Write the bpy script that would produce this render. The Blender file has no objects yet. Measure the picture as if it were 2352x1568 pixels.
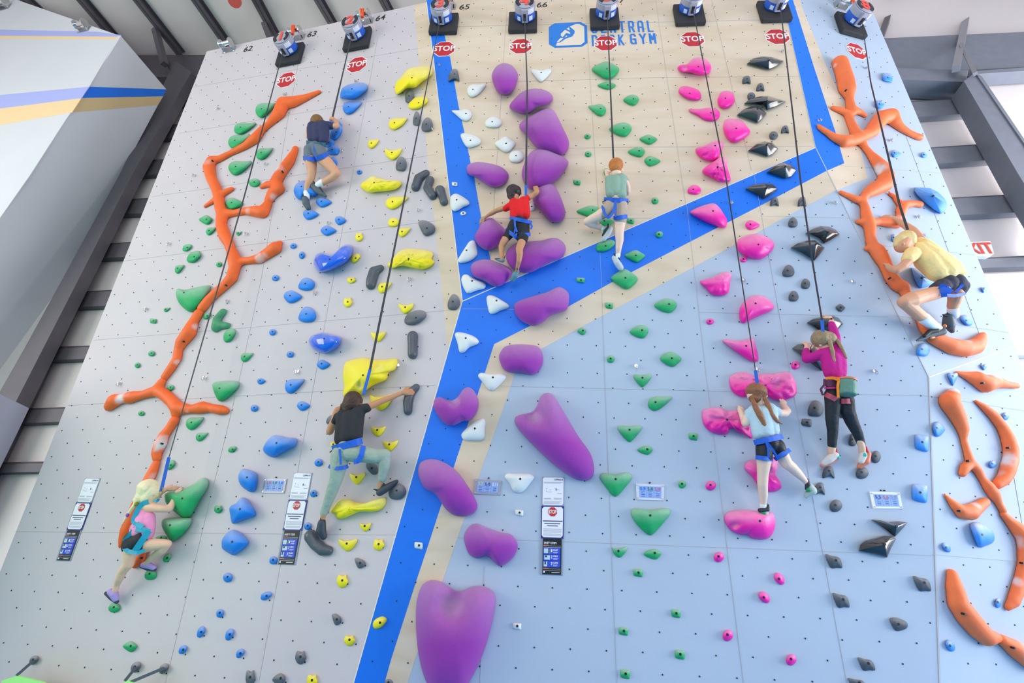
import bpy, bmesh, math, random
import numpy as np
from mathutils import Vector, Matrix, noise
random.seed(7)
S = bpy.context.scene
COL = S.collection
W_, H_ = 2352, 1568
FPX = 1092.34
PITCH, ROLL = 0.5302, 0.0424
EYE = np.array([0.0, 0.0, 1.65])
cp, sp_ = math.cos(PITCH), math.sin(PITCH)
_r = np.array([1, 0, 0.]); FW = np.array([0, cp, sp_]); _u = np.array([0, -sp_, cp])
cr, sr = math.cos(ROLL), math.sin(ROLL)
RT = cr * _r + sr * _u; UP = -sr * _r + cr * _u
# ---------------------------------------------------------------- camera
cam = bpy.data.objects.new('camera', bpy.data.cameras.new('camera'))
COL.objects.link(cam)
cam.data.sensor_width = 36.0
cam.data.lens = 36.0 * FPX / W_
cam.data.clip_start = 0.05
cam.matrix_world = Matrix(((RT[0], UP[0], -FW[0], EYE[0]), (RT[1], UP[1], -FW[1], EYE[1]), (RT[2], UP[2], -FW[2], EYE[2]), (0, 0, 0, 1)))
S.camera = cam
# ---------------------------------------------------------------- light
S.view_settings.view_transform = 'Standard'
S.view_settings.look = 'None'
S.view_settings.exposure = -0.06
S.view_settings.gamma = 1.0
S.view_settings.use_curve_mapping = False
wd = bpy.data.worlds.new('world'); S.world = wd; wd.use_nodes = True
wd.node_tree.nodes['Background'].inputs[0].default_value = (1.0, 0.965, 0.99, 1)
wd.node_tree.nodes['Background'].inputs[1].default_value = 0.76

def area(name, loc, target, size, sy, power, col):
    d = bpy.data.lights.new(name, 'AREA'); d.shape = 'RECTANGLE'; d.size = size; d.size_y = sy
    d.energy = power; d.color = col
    o = bpy.data.objects.new(name, d); COL.objects.link(o)
    o.location = loc
    o.rotation_euler = (Vector(target) - Vector(loc)).to_track_quat('-Z', 'Y').to_euler()
    return o
area('daylight_from_doors', (15, 0.8, 3.0), (4, 6, 3), 7, 5.5, 1350, (0.96, 0.98, 1.0))
area('daylight_left_windows', (-15, -1.0, 5.5), (-2, 6, 4.5), 7, 7, 950, (1.0, 0.96, 0.93))
area('daylight_behind', (-1, -9, 8), (0, 6, 6), 12, 6, 420, (1.0, 0.97, 0.96))
area('high_bay_lights', (0.5, -0.5, 11.5), (0.5, 5.0, 8.0), 9, 3, 60, (1.0, 0.95, 0.95))
area('back_wall_fill', (13, 4.2, 7.5), (9.5, 8.0, 8.0), 5, 5, 620, (1.0, 0.98, 1.0))  # unseen fill lamp added to brighten the right end of the back wall

# ---------------------------------------------------------------- pixel -> place
SC = 5.7
def frame(az, ti):
    h = np.array([math.cos(az), math.sin(az), 0]); n = np.array([math.sin(az), -math.cos(az), 0]); z = np.array([0, 0, 1.])
    return h, z * math.cos(ti) - n * math.sin(ti), n * math.cos(ti) + z * math.sin(ti)
def ray(x, y):
    v = (x - W_ / 2) * RT - (y - H_ / 2) * UP + FPX * FW
    return v / np.linalg.norm(v)
class Plane:
    def __init__(s, h, u, n, p): s.h, s.u, s.n, s.p = h, u, n, p; s.c = float(n @ p)
    def at(s, x, y, d=0.0):
        r = ray(x, y); return EYE + r * ((s.c + d - s.n @ EYE) / (s.n @ r))
    def uv(s, q): return float((q - s.p) @ s.h), float((q - s.p) @ s.u)
    def xyz(s, a, b, d=0.0): return s.p + a * s.h + b * s.u + d * s.n
FA = dict(L=(-.2189, -.1269), M=(-.0415, -.1621), U=(-.0727, -.1019), R=(.1835, -.1164), S=(.2259, -.2187))
A_, B_, C_ = (1062, 692), (1873, 339), (2133, 866)
FC = {}
h, u, n = frame(*FA['M']); FC['M'] = Plane(h, u, n, EYE + np.array([0, SC, 0]))
pA = FC['M'].at(*A_); pB = FC['M'].at(*B_); pC = FC['M'].at(*C_)
for k, q in (('L', pA), ('U', pA), ('R', pC), ('S', pC)):
    h, u, n = frame(*FA[k]); FC[k] = Plane(h, u, n, q)
h, u, n = frame(-.12, 0); FC['K'] = Plane(h, u, n, np.array([0, 6.9, 0.]))
def mpp(q): return float((q - EYE) @ FW) / FPX          # metres per pixel at a place
def V(q): return Vector((float(q[0]), float(q[1]), float(q[2])))

# ---------------------------------------------------------------- materials
def lin(c):
    if isinstance(c, str):
        c = [int(c[i:i + 2], 16) / 255 for i in (0, 2, 4)]
    return tuple((v / 12.92 if v <= .04045 else ((v + .055) / 1.055) ** 2.4) for v in c)
MATS = {}
def mat(name, col, rough=.6, metal=0.0, bump=0.0, bscale=60, chalk=None, var=0.0, coat=0.0, emit=0.0, spots=None, sheen=0, vscale=6):
    if name in MATS: return MATS[name]
    m = bpy.data.materials.new(name); m.use_nodes = True; nt = m.node_tree; N = nt.nodes; L = nt.links
    b = N['Principled BSDF']; c = lin(col)
    b.inputs['Base Color'].default_value = (*c, 1); b.inputs['Roughness'].default_value = rough
    b.inputs['Metallic'].default_value = metal
    b.inputs['Coat Weight'].default_value = coat; b.inputs['Coat Roughness'].default_value = .08
    b.inputs['Sheen Weight'].default_value = sheen
    if emit:
        b.inputs['Emission Color'].default_value = (*c, 1); b.inputs['Emission Strength'].default_value = emit
    tc = N.new('ShaderNodeTexCoord'); src = None
    def mix(fac, a, bcol):
        x = N.new('ShaderNodeMix'); x.data_type = 'RGBA'
        if isinstance(fac, float): x.inputs[0].default_value = fac
        else: L.new(fac, x.inputs[0])
        if isinstance(a, tuple): x.inputs[6].default_value = a
        else: L.new(a, x.inputs[6])
        x.inputs[7].default_value = bcol
        return x.outputs[2]
    cur = (*c, 1)
    if var:
        nz = N.new('ShaderNodeTexNoise'); nz.inputs['Scale'].default_value = vscale; nz.inputs['Detail'].default_value = 5
        L.new(tc.outputs['Object'], nz.inputs['Vector'])
        rp = N.new('ShaderNodeMapRange'); rp.inputs[1].default_value = .35; rp.inputs[2].default_value = .7
        rp.inputs[3].default_value = 0; rp.inputs[4].default_value = 1
        L.new(nz.outputs[0], rp.inputs[0])
        cur = mix(rp.outputs[0], cur, (*[v * (1 - var) for v in c], 1))
    if chalk is not None:
        at = N.new('ShaderNodeAttribute'); at.attribute_name = 'chalk'
        nz = N.new('ShaderNodeTexNoise'); nz.inputs['Scale'].default_value = 14; nz.inputs['Detail'].default_value = 6
        L.new(tc.outputs['Object'], nz.inputs['Vector'])
        mu = N.new('ShaderNodeMath'); mu.operation = 'MULTIPLY'
        L.new(at.outputs['Fac'], mu.inputs[0])
        rp = N.new('ShaderNodeMapRange'); rp.inputs[1].default_value = .3; rp.inputs[2].default_value = .6; rp.inputs[3].default_value = .35; rp.inputs[4].default_value = chalk
        L.new(nz.outputs[0], rp.inputs[0]); L.new(rp.outputs[0], mu.inputs[1])
        cur = mix(mu.outputs[0], cur, (.80, .78, .80, 1))
    if spots:
        acc = None
        geo = N.new('ShaderNodeNewGeometry')
        nz = N.new('ShaderNodeTexNoise'); nz.inputs['Scale'].default_value = 9; nz.inputs['Detail'].default_value = 5
        L.new(geo.outputs['Position'], nz.inputs['Vector'])
        for q, rr, am in spots:
            vm = N.new('ShaderNodeVectorMath'); vm.operation = 'DISTANCE'; L.new(geo.outputs['Position'], vm.inputs[0]); vm.inputs[1].default_value = V(q)
            ad = N.new('ShaderNodeMath'); ad.operation = 'MULTIPLY_ADD'; L.new(nz.outputs[0], ad.inputs[0]); ad.inputs[1].default_value = rr * 1.2; L.new(vm.outputs['Value'], ad.inputs[2])
            mr = N.new('ShaderNodeMapRange'); mr.interpolation_type = 'SMOOTHSTEP'
            mr.inputs[1].default_value = rr * .7; mr.inputs[2].default_value = rr * 1.7; mr.inputs[3].default_value = am; mr.inputs[4].default_value = 0
            L.new(ad.outputs[0], mr.inputs[0])
            if acc is None: acc = mr.outputs[0]
            else:
                mx = N.new('ShaderNodeMath'); mx.operation = 'MAXIMUM'; L.new(acc, mx.inputs[0]); L.new(mr.outputs[0], mx.inputs[1]); acc = mx.outputs[0]
        cur = mix(acc, cur, (.78, .74, .76, 1))
    if not isinstance(cur, tuple): L.new(cur, b.inputs['Base Color'])
    if bump:
        nz = N.new('ShaderNodeTexNoise'); nz.inputs['Scale'].default_value = bscale; nz.inputs['Detail'].default_value = 4
        L.new(tc.outputs['Object'], nz.inputs['Vector'])
        bp = N.new('ShaderNodeBump'); bp.inputs['Strength'].default_value = bump; bp.inputs['Distance'].default_value = .02
        L.new(nz.outputs[0], bp.inputs['Height']); L.new(bp.outputs[0], b.inputs['Normal'])
    MATS[name] = m
    return m
def woodmat():
    m = mat('birch_plywood', 'E3D3BF', .62)
    nt = m.node_tree; N = nt.nodes; L = nt.links; b = N['Principled BSDF']
    tc = N.new('ShaderNodeTexCoord'); mp = N.new('ShaderNodeMapping'); mp.inputs['Scale'].default_value = (.5, .5, 2.0)
    L.new(tc.outputs['Object'], mp.inputs[0])
    nz = N.new('ShaderNodeTexNoise'); nz.inputs['Scale'].default_value = 1.6; nz.inputs['Detail'].default_value = 7; nz.inputs['Distortion'].default_value = .8
    L.new(mp.outputs[0], nz.inputs['Vector'])
    cr_ = N.new('ShaderNodeValToRGB'); e = cr_.color_ramp.elements
    e[0].position = .35; e[0].color = (*lin('D6C2A8'), 1); e[1].position = .62; e[1].color = (*lin('DFCEB9'), 1)
    L.new(nz.outputs[0], cr_.inputs[0]); L.new(cr_.outputs[0], b.inputs['Base Color'])
    return m
GREY = mat('light_grey_wall_paint', 'D0C7CC', .7, bump=.06, bscale=150, var=.05, vscale=.9)
TINTGREY = mat('light_tinted_grey_paint', 'B4C3D7', .7, bump=.06, bscale=150, var=.05, vscale=.9)  # grey paint with the bluish light on these walls put into its colour
WOOD = woodmat()
BLUEP = mat('blue_wall_paint', '0074EC', .55, var=.06, vscale=2)
SEAM = mat('panel_joint', 'BCB9BA', .8)
DARKHOLE = mat('threaded_insert', '2B2B2E', .6, .2)
EDGE = mat('panel_edge', 'E9E0D2', .6)
STEEL = mat('painted_steel', '5E5A62', .55, .1, var=.1)
STEELR = mat('galvanised_strut', '9A9AA0', .45, .3)
FABRIC = mat('white_insulation_sheet', 'DDD4D3', .75, bump=.5, bscale=1.6)
CHROME = mat('chrome', 'D8D8DA', .15, 1.0)
DARKM = mat('dark_socket', '26262A', .5, .3)

# ---------------------------------------------------------------- object helpers
def link(name, me, parent=None):
    o = bpy.data.objects.new(name, me); COL.objects.link(o)
    if parent is not None: o.parent = parent
    return o
def tag(o, label=None, cat=None, group=None, kind=None):
    if label: o['label'] = label
    if cat: o['category'] = cat
    if group: o['group'] = group
    if kind: o['kind'] = kind
    return o
def from_bm(name, bm, mats, parent=None, smooth=False, loc=None):
    me = bpy.data.meshes.new(name)
    bmesh.ops.recalc_face_normals(bm, faces=bm.faces)
    if smooth:
        for f in bm.faces: f.smooth = True
    off = None
    if parent is not None and parent.type == 'EMPTY' or parent is not None: off = parent_world(parent)
    elif loc is not None: off = V(loc)
    if off is not None: bmesh.ops.translate(bm, vec=-off, verts=bm.verts)
    bm.to_mesh(me); bm.free()
    for m in (mats if isinstance(mats, (list, tuple)) else [mats]): me.materials.append(m)
    o = link(name, me, parent)
    if parent is None and loc is not None: o.location = V(loc)
    return o
def parent_world(p):
    v = Vector(p.location); q = p.parent
    while q is not None: v += Vector(q.location); q = q.parent
    return v
def empty(name, loc, label, cat, group=None):
    o = bpy.data.objects.new(name, None); COL.objects.link(o); o.location = V(loc); o.empty_display_size = .1
    return tag(o, label, cat, group)
def poly_prism(bm, front, back, mi=0):
    vf = [bm.verts.new(V(p)) for p in front]; vb = [bm.verts.new(V(p)) for p in back]
    fs = [bm.faces.new(vf), bm.faces.new(vb[::-1])]
    k = len(vf)
    for i in range(k): fs.append(bm.faces.new((vf[i], vb[i], vb[(i + 1) % k], vf[(i + 1) % k])))
    for f in fs: f.material_index = mi
    return fs
def slab(bm, P, pts, d0, d1, mi=0):
    """prism whose front outline is seen at pts (pixels) on plane P lifted d1, back lifted d0"""
    fr = [P.at(x, y, d1) for x, y in pts]
    return poly_prism(bm, fr, [q - P.n * (d1 - d0) for q in fr], mi)
def rect(bm, P, cx, cy, w, hh, d0, d1, mi=0, rot=0.0, cu=(0, 0)):
    """box of w x hh metres centred on the place seen at (cx,cy), lying on P between heights d0 and d1"""
    a, b = P.uv(P.at(cx, cy, 0)); ca, sa = math.cos(rot), math.sin(rot)
    pts = []
    for x, y in ((-w / 2, -hh / 2), (w / 2, -hh / 2), (w / 2, hh / 2), (-w / 2, hh / 2)):
        x += cu[0]; y += cu[1]
        pts.append((a + x * ca - y * sa, b + x * sa + y * ca))
    return poly_prism(bm, [P.xyz(x, y, d1) for x, y in pts], [P.xyz(x, y, d0) for x, y in pts], mi)
def ngon(bm, P, a, b, r, k, d0, d1, mi=0, ph=0.0):
    pts = [(a + r * math.cos(ph + 2 * math.pi * i / k), b + r * math.sin(ph + 2 * math.pi * i / k)) for i in range(k)]
    return poly_prism(bm, [P.xyz(x, y, d1) for x, y in pts], [P.xyz(x, y, d0) for x, y in pts], mi)
def cyl(bm, p0, p1, r0, r1=None, k=16, mi=0):
    r1 = r0 if r1 is None else r1
    p0 = np.array(p0); p1 = np.array(p1); ax = p1 - p0; ax = ax / (np.linalg.norm(ax) + 1e-9)
    t = np.array([0, 0, 1.]) if abs(ax[2]) < .9 else np.array([1., 0, 0]); e = np.cross(ax, t); e /= np.linalg.norm(e); g = np.cross(ax, e)
    c = [(math.cos(2 * math.pi * i / k), math.sin(2 * math.pi * i / k)) for i in range(k)]
    return poly_prism(bm, [p1 + r1 * (x * e + y * g) for x, y in c], [p0 + r0 * (x * e + y * g) for x, y in c], mi)
def catmull(pts, n):
    k = len(pts); out = []; P = np.array(pts, float)
    seg = [np.linalg.norm(P[(i + 1) % k] - P[i]) for i in range(k)]; tot = sum(seg)
    cum = np.concatenate([[0], np.cumsum(seg)])
    for j in range(n):
        t = tot * j / n; i = min(k - 1, int(np.searchsorted(cum, t, 'right') - 1)); f = (t - cum[i]) / max(seg[i], 1e-6)
        a, b, c, d = P[(i - 1) % k], P[i], P[(i + 1) % k], P[(i + 2) % k]
        out.append(.5 * ((2 * b) + (c - a) * f + (2 * a - 5 * b + 4 * c - d) * f * f + (-a + 3 * b - 3 * c + d) * f ** 3))
    return out
TXT = {}
def text_bm(s, size, bold=0.0, extr=.002, narrow=1.0):
    cu = bpy.data.curves.new('lettering', 'FONT'); cu.body = s; cu.size = size; cu.extrude = extr; cu.offset = bold * size
    cu.align_x = 'CENTER'; cu.align_y = 'CENTER'; cu.resolution_u = 3
    o = bpy.data.objects.new('lettering', cu); COL.objects.link(o)
    dg = bpy.context.evaluated_depsgraph_get(); dg.update()
    me = bpy.data.meshes.new_from_object(o.evaluated_get(dg))
    bm = bmesh.new(); bm.from_mesh(me)
    bpy.data.objects.remove(o); bpy.data.curves.remove(cu); bpy.data.meshes.remove(me)
    for v in bm.verts: v.co.x *= narrow
    return bm
def text_on(name, s, P, a, b, size, m, parent, d=.006, bold=0.0, rot=0.0, narrow=1.0, extr=.0015):
    bm = text_bm(s, size, bold, extr, narrow); ca, sa = math.cos(rot), math.sin(rot)
    for v in bm.verts:
        x, y, z = v.co; v.co = V(P.xyz(a + x * ca - y * sa, b + x * sa + y * ca, d + z))
    return from_bm(name, bm, m, parent)
# ================================================================ climbing walls
L_, M_, U_, R_, S_, K_ = (FC[k] for k in 'LMURSK')
def cc(ox, oy, *pts): return [(ox + x / 3.92, oy + y / 3.92) for x, y in pts]
def on_floor(P, p1, p2, z=0.0):
    """carry the edge seen through p1,p2 down to height z"""
    a, b = P.at(*p1), P.at(*p2); t = (z - a[2]) / (b[2] - a[2]); return a + (b - a) * t
def inside(poly, a, b):
    c = False; k = len(poly)
    for i in range(k):
        x1, y1 = poly[i]; x2, y2 = poly[(i + 1) % k]
        if (y1 > b) != (y2 > b) and a < (x2 - x1) * (b - y1) / (y2 - y1) + x1: c = not c
    return c
def build_wall(name, P, corners, base, bands, seams, lattice):
    """corners: 3D points of the face; bands: (pixel polygon, material index)"""
    bm = bmesh.new()
    poly_prism(bm, corners, [q - P.n * .09 for q in corners], 0)
    pc = [P.uv(q) for q in corners]
    for pts, mi in bands:
        fr = [P.at(*p) if len(p) == 2 else np.array(p) for p in pts]
        fr = [q + P.n * (.0012 * mi) for q in fr]
        poly_prism(bm, fr, [q - P.n * (.0012 * mi + .0) for q in fr], mi)
    for s in seams:
        a, b = (P.at(*s[0]), P.at(*s[1])); d = b - a; d /= np.linalg.norm(d); w = np.cross(d, P.n) * (s[2] if len(s) > 2 else .0015)
        m_i = s[3] if len(s) > 3 else 4
        q = [a - w, b - w, b + w, a + w]; q = [x + P.n * .0036 for x in q]
        poly_prism(bm, q, [x - P.n * .003 for x in q], m_i)
    us = [p[0] for p in pc]; vs = [p[1] for p in pc]
    a0, b0 = lattice; du, dv = .3632, .3652
    for sh in (0, 1):
        i0 = int((min(us) - a0) / du) - 2
        for i in range(i0, i0 + int((max(us) - min(us)) / du) + 5):
            j0 = int((min(vs) - b0) / dv) - 2
            for j in range(j0, j0 + int((max(vs) - min(vs)) / dv) + 5):
                a = a0 + (i + .5 * sh) * du; b = b0 + (j + .5 * sh) * dv
                if inside(pc, a, b) and inside(pc, a + .03, b) and inside(pc, a - .03, b) and inside(pc, a, b + .03) and inside(pc, a, b - .03):
                    if P.xyz(a, b)[2] < .3: continue
                    ngon(bm, P, a, b, .0078, 8, 0, .0044, 5)
    o = from_bm(name, bm, [base, WOOD, BLUEP, EDGE, SEAM, DARKHOLE])
    return tag(o, kind='structure')
LM_floor = on_floor(L_, A_, (812, 1568)); MS_floor = on_floor(M_, C_, (2158, 1568))
L_left = on_floor(L_, (475, 118), (0, 1313))
lat = dict(L=(-2.559, .676), M=(-.007, .136), U=(1.37, 3.643), R=(-.037, 1.814), S=(.17, -.06))
build_wall('wall_left', L_, [L_left, LM_floor, L_.at(*A_), L_.at(980, 5), L_.at(475, 118)], GREY,
    [([(951, 11.5), (980, 5), A_, (1030, 804), (1024, 760), (1019, 706), (996, 484), (984, 383)], 1)],
    [((155, 931), (1000, 884)), ((215, 781), (540, 754.6)), ((540, 754.6), (1035, 712)), ((287, 599), (1015, 505)), ((348, 452), (1000, 355)), ((410, 306.5), (986, 210)), ((444, 200), (970, 110)),
     ((30, 1220), (910, 1228)), ((844, 215), (594, 1568)), ((868, 85), (844, 215)), ((661, 275), (600, 640)), ((700, 66), (661, 275)), ((550, 870), (380, 1568)), ((600, 640), (550, 870)), ((1062, 692), (812, 1568), .006, 3), ((980, 5), (1062, 692), .005, 3)], lat['L'])
mb = [A_, B_, (1899, 392), (1743, 474), (1587, 554), (1400, 651), (1307, 703), (1135, 790), (1105, 882), (1077, 967), (1043, 1070), (1011, 1167), (984, 1250), (956, 1334), (900, 1508), (883, 1568), on_floor(M_, (956, 1334), (883, 1562)), LM_floor]
mw = [(1920, 437), (1857, 470), (1755, 525), (1683, 564.5), (1594, 613), (1492, 668), (1400, 716), (1247, 799), (1187, 838), (1173, 887), (1147, 963), (1099, 1096), (1063, 1200), (1016, 1335), (956, 1507), (936, 1568), on_floor(M_, (1016, 1335), (936, 1565))]
inner = list(mb[2:17])
build_wall('wall_front', M_, [LM_floor, MS_floor, pC, pB, pA], TINTGREY,
    [(inner + mw[::-1], 1), (mb, 2)],
    [((1050, 1234), (2142, 1275)), ((1150, 886.5), (1390, 892)), ((1390, 892), (2133, 909)), ((1606, 717), (2040, 727)), ((1745, 496), (1960, 501)), ((1390, 890), (1417, 1568)), ((1382, 660), (1390, 890)), ((1377, 560), (1382, 660)),
     ((1626, 897), (1708, 1568)), ((1577, 470), (1626, 897)), ((1822, 900), (1945, 1568)), ((1732, 400), (1822, 900)), ((1112, 1300), (1103, 1568)), ((1062, 709), (1300, 712)), (A_, B_, .006, 3), (B_, C_, .006, 4), (C_, (2158, 1568), .008, 4)], lat['M'])
U_top = [(1873, 339), (1811, 57), (1797, -10), (1400, 0), (980, 5)]
UT = [U_.at(1811, 57), U_.at(1797, -12)]
build_wall('wall_upper', U_, [U_.at(*A_), U_.at(*B_), U_.at(1811, 57), U_.at(1785, -75), U_.at(975, -60)], WOOD,
    [([A_, U_.at(*A_), (980, 5), (973, -58), (996, -58), (1005, 4), (1022, 85), (1034, 133), (1043, 186), (1053, 242), (1067, 306), (1080, 370), (1089, 408), (1105, 498), (1126, 594), (1139, 658)][1:], 2)],
    [((1062, 191), (1510, 178)), ((1510, 178), (1836, 176)), ((1075, 344), (1436, 338)), ((1436, 338), (1866, 336)), ((1108, 501), (1497, 501)), ((1345, 20), (1378, 535)), ((1342, -20), (1345, 20)), ((1500, -40), (1563, 390)), ((1563, 390), (1575, 468)), ((1630, -20), (1726, 392)), ((1164, 25), (1137, 430)), ((1137, 430), (1126, 594)), ((1020, 62), (1800, 45)), (A_, B_, .005, 3), (B_, (1805, 30), .004, 4), (A_, (980, 5), .006, 3)], lat['U'])
R_floor = None
build_wall('wall_right', R_, [pB, pC, R_.at(2331, 795), R_.at(2001, 18), R_.at(1960, -60), R_.at(1785, -75)], TINTGREY,
    [([(1785, -75), (1806, -75), (1821, 0), (1869, 153), (1885, 201), (1918, 301), (1939, 375), (1899, 392), B_, (1811, 57)], 2),
     ([(1806, -75), (1826, -75), (1841, 15), (1895, 145), (1941, 245), (1974, 332), (1993, 409), (1920, 437), (1899, 392), (1939, 375), (1918, 301), (1885, 201), (1869, 153), (1821, 0)], 1)],
    [((2053, 724), (2326, 765)), ((2158, 522), (2232, 721)), ((2232, 721), (2262, 800)), ((2080, 310), (2158, 522)), (C_, (2331, 795), .006, 3), ((1990, 560), (2240, 585)), ((1925, 380), (2165, 398)), (B_, C_, .005, 4)], lat['R'])
S_right = S_.at(2354, 870)
SR_floor = on_floor(S_, (2331, 795), (2354, 880))
build_wall('wall_right_lower', S_, [MS_floor, on_floor(S_, (2331, 795), (2354, 872)), S_.at(2354, 872), S_.at(2331, 795), pC], TINTGREY, [],
    [((2133, 909), (2352, 943)), ((2143, 1273), (2352, 1290)), (C_, (2158, 1568), .006, 4), (C_, (2331, 795), .006, 3), ((2312, 1000), (2352, 1230))], lat['S'])

# far left climbing wall (stands in front of the building frame)
def ray_y(x, y, Y):
    r = ray(x, y); return EYE + r * (Y / r[1])
eT = ray_y(278, 83, 6.0); eB = ray_y(0, 500, 6.6)
def plane3(a, b, c, flip=False):
    n = np.cross(b - a, c - a); n /= np.linalg.norm(n)
    if n @ (EYE - a) < 0: n = -n
    hh = np.array([n[1], -n[0], 0]) * -1.0; hh /= np.linalg.norm(hh); u = np.cross(n, hh)
    if u[2] < 0: u = -u; hh = -hh
    return Plane(hh, u, n, a)
FF = plane3(eT, eB, eT + np.array([-1.0, .22, 0]))
FS = plane3(eT, eB, ray_y(382, 205, 7.4))
FARG = mat('far_wall_paint', 'D5D6DC', .7, var=.04, vscale=.8)
LILAC = mat('pale_blue_stripe', 'A9B0EA', .7)  # front-face stripes are paler than the same stripes on the side face
TAN = mat('pale_wood_stripe', 'F0CFA0', .7)
bm = bmesh.new()
slab(bm, FF, [(278, 83), (250, 122), (205, 198), (150, 276), (70, 400), (0, 500), (-160, 730), (-420, 500), (-300, -60), (40, 0)], -.012, 0, 0)
slab(bm, FF, [(278, 80.5), (276, 84), (0, 82), (-260, 80), (-260, 60), (0, 68), (226, 73)], -.008, .002, 1)
slab(bm, FF, [(275, 87.5), (270, 90), (0, 88.5), (-260, 88), (-260, 80), (0, 82), (276, 84)], -.008, .003, 2)
slab(bm, FF, [(204, 199), (187, 225), (0, 249), (-300, 285), (-300, 240), (0, 218)], -.008, .002, 1)
slab(bm, FF, [(186, 226), (165, 258), (0, 287), (-300, 330), (-300, 285), (0, 249)], -.008, .003, 2)
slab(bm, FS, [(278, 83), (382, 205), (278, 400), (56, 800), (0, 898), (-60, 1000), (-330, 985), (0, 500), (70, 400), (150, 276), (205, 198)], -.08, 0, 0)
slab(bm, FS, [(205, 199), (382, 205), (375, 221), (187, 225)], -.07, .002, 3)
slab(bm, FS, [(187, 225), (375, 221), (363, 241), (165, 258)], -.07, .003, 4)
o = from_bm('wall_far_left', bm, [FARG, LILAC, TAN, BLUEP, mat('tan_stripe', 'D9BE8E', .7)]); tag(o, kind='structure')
bm = bmesh.new()
FL = Plane(FS.h, FS.u, FS.n, ray_y(40, 930, 6.9))
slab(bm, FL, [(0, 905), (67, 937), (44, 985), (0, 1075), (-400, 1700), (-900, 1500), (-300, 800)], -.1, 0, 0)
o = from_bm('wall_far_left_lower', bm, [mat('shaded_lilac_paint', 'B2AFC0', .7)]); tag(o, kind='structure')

# ================================================================ building shell
bm = bmesh.new()
zc = K_.at(440, 122)[2] + .1
q = [K_.xyz(-22, 0), K_.xyz(22, 0), K_.xyz(22, zc), K_.xyz(-22, zc)]
poly_prism(bm, [p - K_.n * .14 for p in q], [p - K_.n * .2 for p in q])
bm2 = bm
o = from_bm('wall_back', bm, FABRIC); tag(o, kind='structure')
CE = Plane(K_.h, -K_.n, np.array([0, 0, -1.]), np.array([0, 0, zc]))
bm = bmesh.new()
q = [CE.xyz(-22, 7.2, 0), CE.xyz(22, 7.2, 0), CE.xyz(22, -9, 0), CE.xyz(-22, -9, 0)]
poly_prism(bm, q, [p + np.array([0, 0, .05]) for p in q])
o = from_bm('ceiling', bm, FABRIC); tag(o, kind='structure')
bm = bmesh.new()
q = [np.array(p) for p in ((-18, -12, 0.), (16, -12, 0.), (16, 9, 0.), (-18, 9, 0.))]
poly_prism(bm, q, [p - np.array([0, 0, .1]) for p in q])
o = from_bm('floor', bm, mat('blue_floor_matting', '35A6E0', .75, var=.1)); tag(o, kind='structure')
bm = bmesh.new()
q = [np.array(p) for p in ((-17, -8, 0.06), (-2.8, -8, 0.06), (-2.8, 5.0, 0.06), (-17, 5.0, 0.06))]
poly_prism(bm, q, [p - np.array([0, 0, .06]) for p in q])
o = from_bm('floor_matting', bm, mat('green_floor_matting', '66E2C0', .75, var=.1)); tag(o, kind='structure')

def beam3(name, a, b, w, d, side, m, label, cat, group, web=True):
    """steel section from a to b; side: direction of the flange width"""
    a = np.array(a); b = np.array(b); ax = (b - a) / np.linalg.norm(b - a); side = np.array(side); side = side - ax * (side @ ax); side /= np.linalg.norm(side); up = np.cross(ax, side)
    bm = bmesh.new()
    def box(c0, c1, s0, s1):
        f = [a + side * c0 + up * s0, a + side * c1 + up * s0, a + side * c1 + up * s1, a + side * c0 + up * s1]
        poly_prism(bm, f, [p + (b - a) for p in f])
    t = .012
    box(-w / 2, w / 2, -d / 2, -d / 2 + t); box(-w / 2, w / 2, d / 2 - t, d / 2); box(-t / 2, t / 2, -d / 2, d / 2)
    o = from_bm(name, bm, m, loc=(a + b) / 2)
    return tag(o, label, cat, group)
def girt(pts, label, group, m=STEEL):
    """C-shaped girt: visible web quad (pixels) plus lips"""
    bm = bmesh.new()
    slab(bm, K_, pts, -.02, 0.0)
    fr = [K_.at(*p, 0) for p in pts]
    top = [fr[0], fr[1]]; bot = [fr[2], fr[3]]
    for e in (top, bot):
        f = [e[0], e[1], e[1] - K_.u * .03, e[0] - K_.u * .03]
        poly_prism(bm, f, [p - K_.n * .13 for p in f])
    o = from_bm('wall_girt', bm, m, loc=sum(fr) / 4); tag(o, label, 'steel beam', group)
GL = [(409, 214, 440, 212, 436, 234, 397, 240), (372, 287, 420, 285, 409, 311, 360, 316), (327, 369, 388, 364, 376, 397, 308, 400), (278, 458, 345, 454, 333, 487, 262, 490), (226, 561, 305, 554, 289, 587, 208, 591),
      (163, 671, 260, 665, 246, 699, 150, 703), (98, 797, 210, 794, 190, 821, 80, 825), (60, 937, 152, 936, 138, 965, 45, 968), (15, 1061, 103, 1061, 88, 1080, 10, 1080)]
ords = ['highest', 'second', 'third', 'fourth', 'fifth', 'sixth', 'seventh', 'eighth', 'ninth', 'tenth', 'eleventh', 'twelfth']
for i, g in enumerate(GL):
    girt([(g[0] - 25, g[1] + 1), (g[2] + 60, g[3] - 3), (g[4] + 60, g[5] - 3), (g[6] - 25, g[7] + 1)], 'dark steel girt between column and left climbing wall, ' + (ords[i] + (' from the top' if i else ' one')), 'girts left of the climbing wall')
GR = [(2030, 236, 2245, 223, 2252, 257, 2040, 270), (2080, 342, 2295, 328, 2313, 362, 2100, 377), (2120, 457, 2420, 441, 2420, 481, 2130, 494), (2180, 595, 2420, 584, 2420, 606, 2190, 614)]
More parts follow.
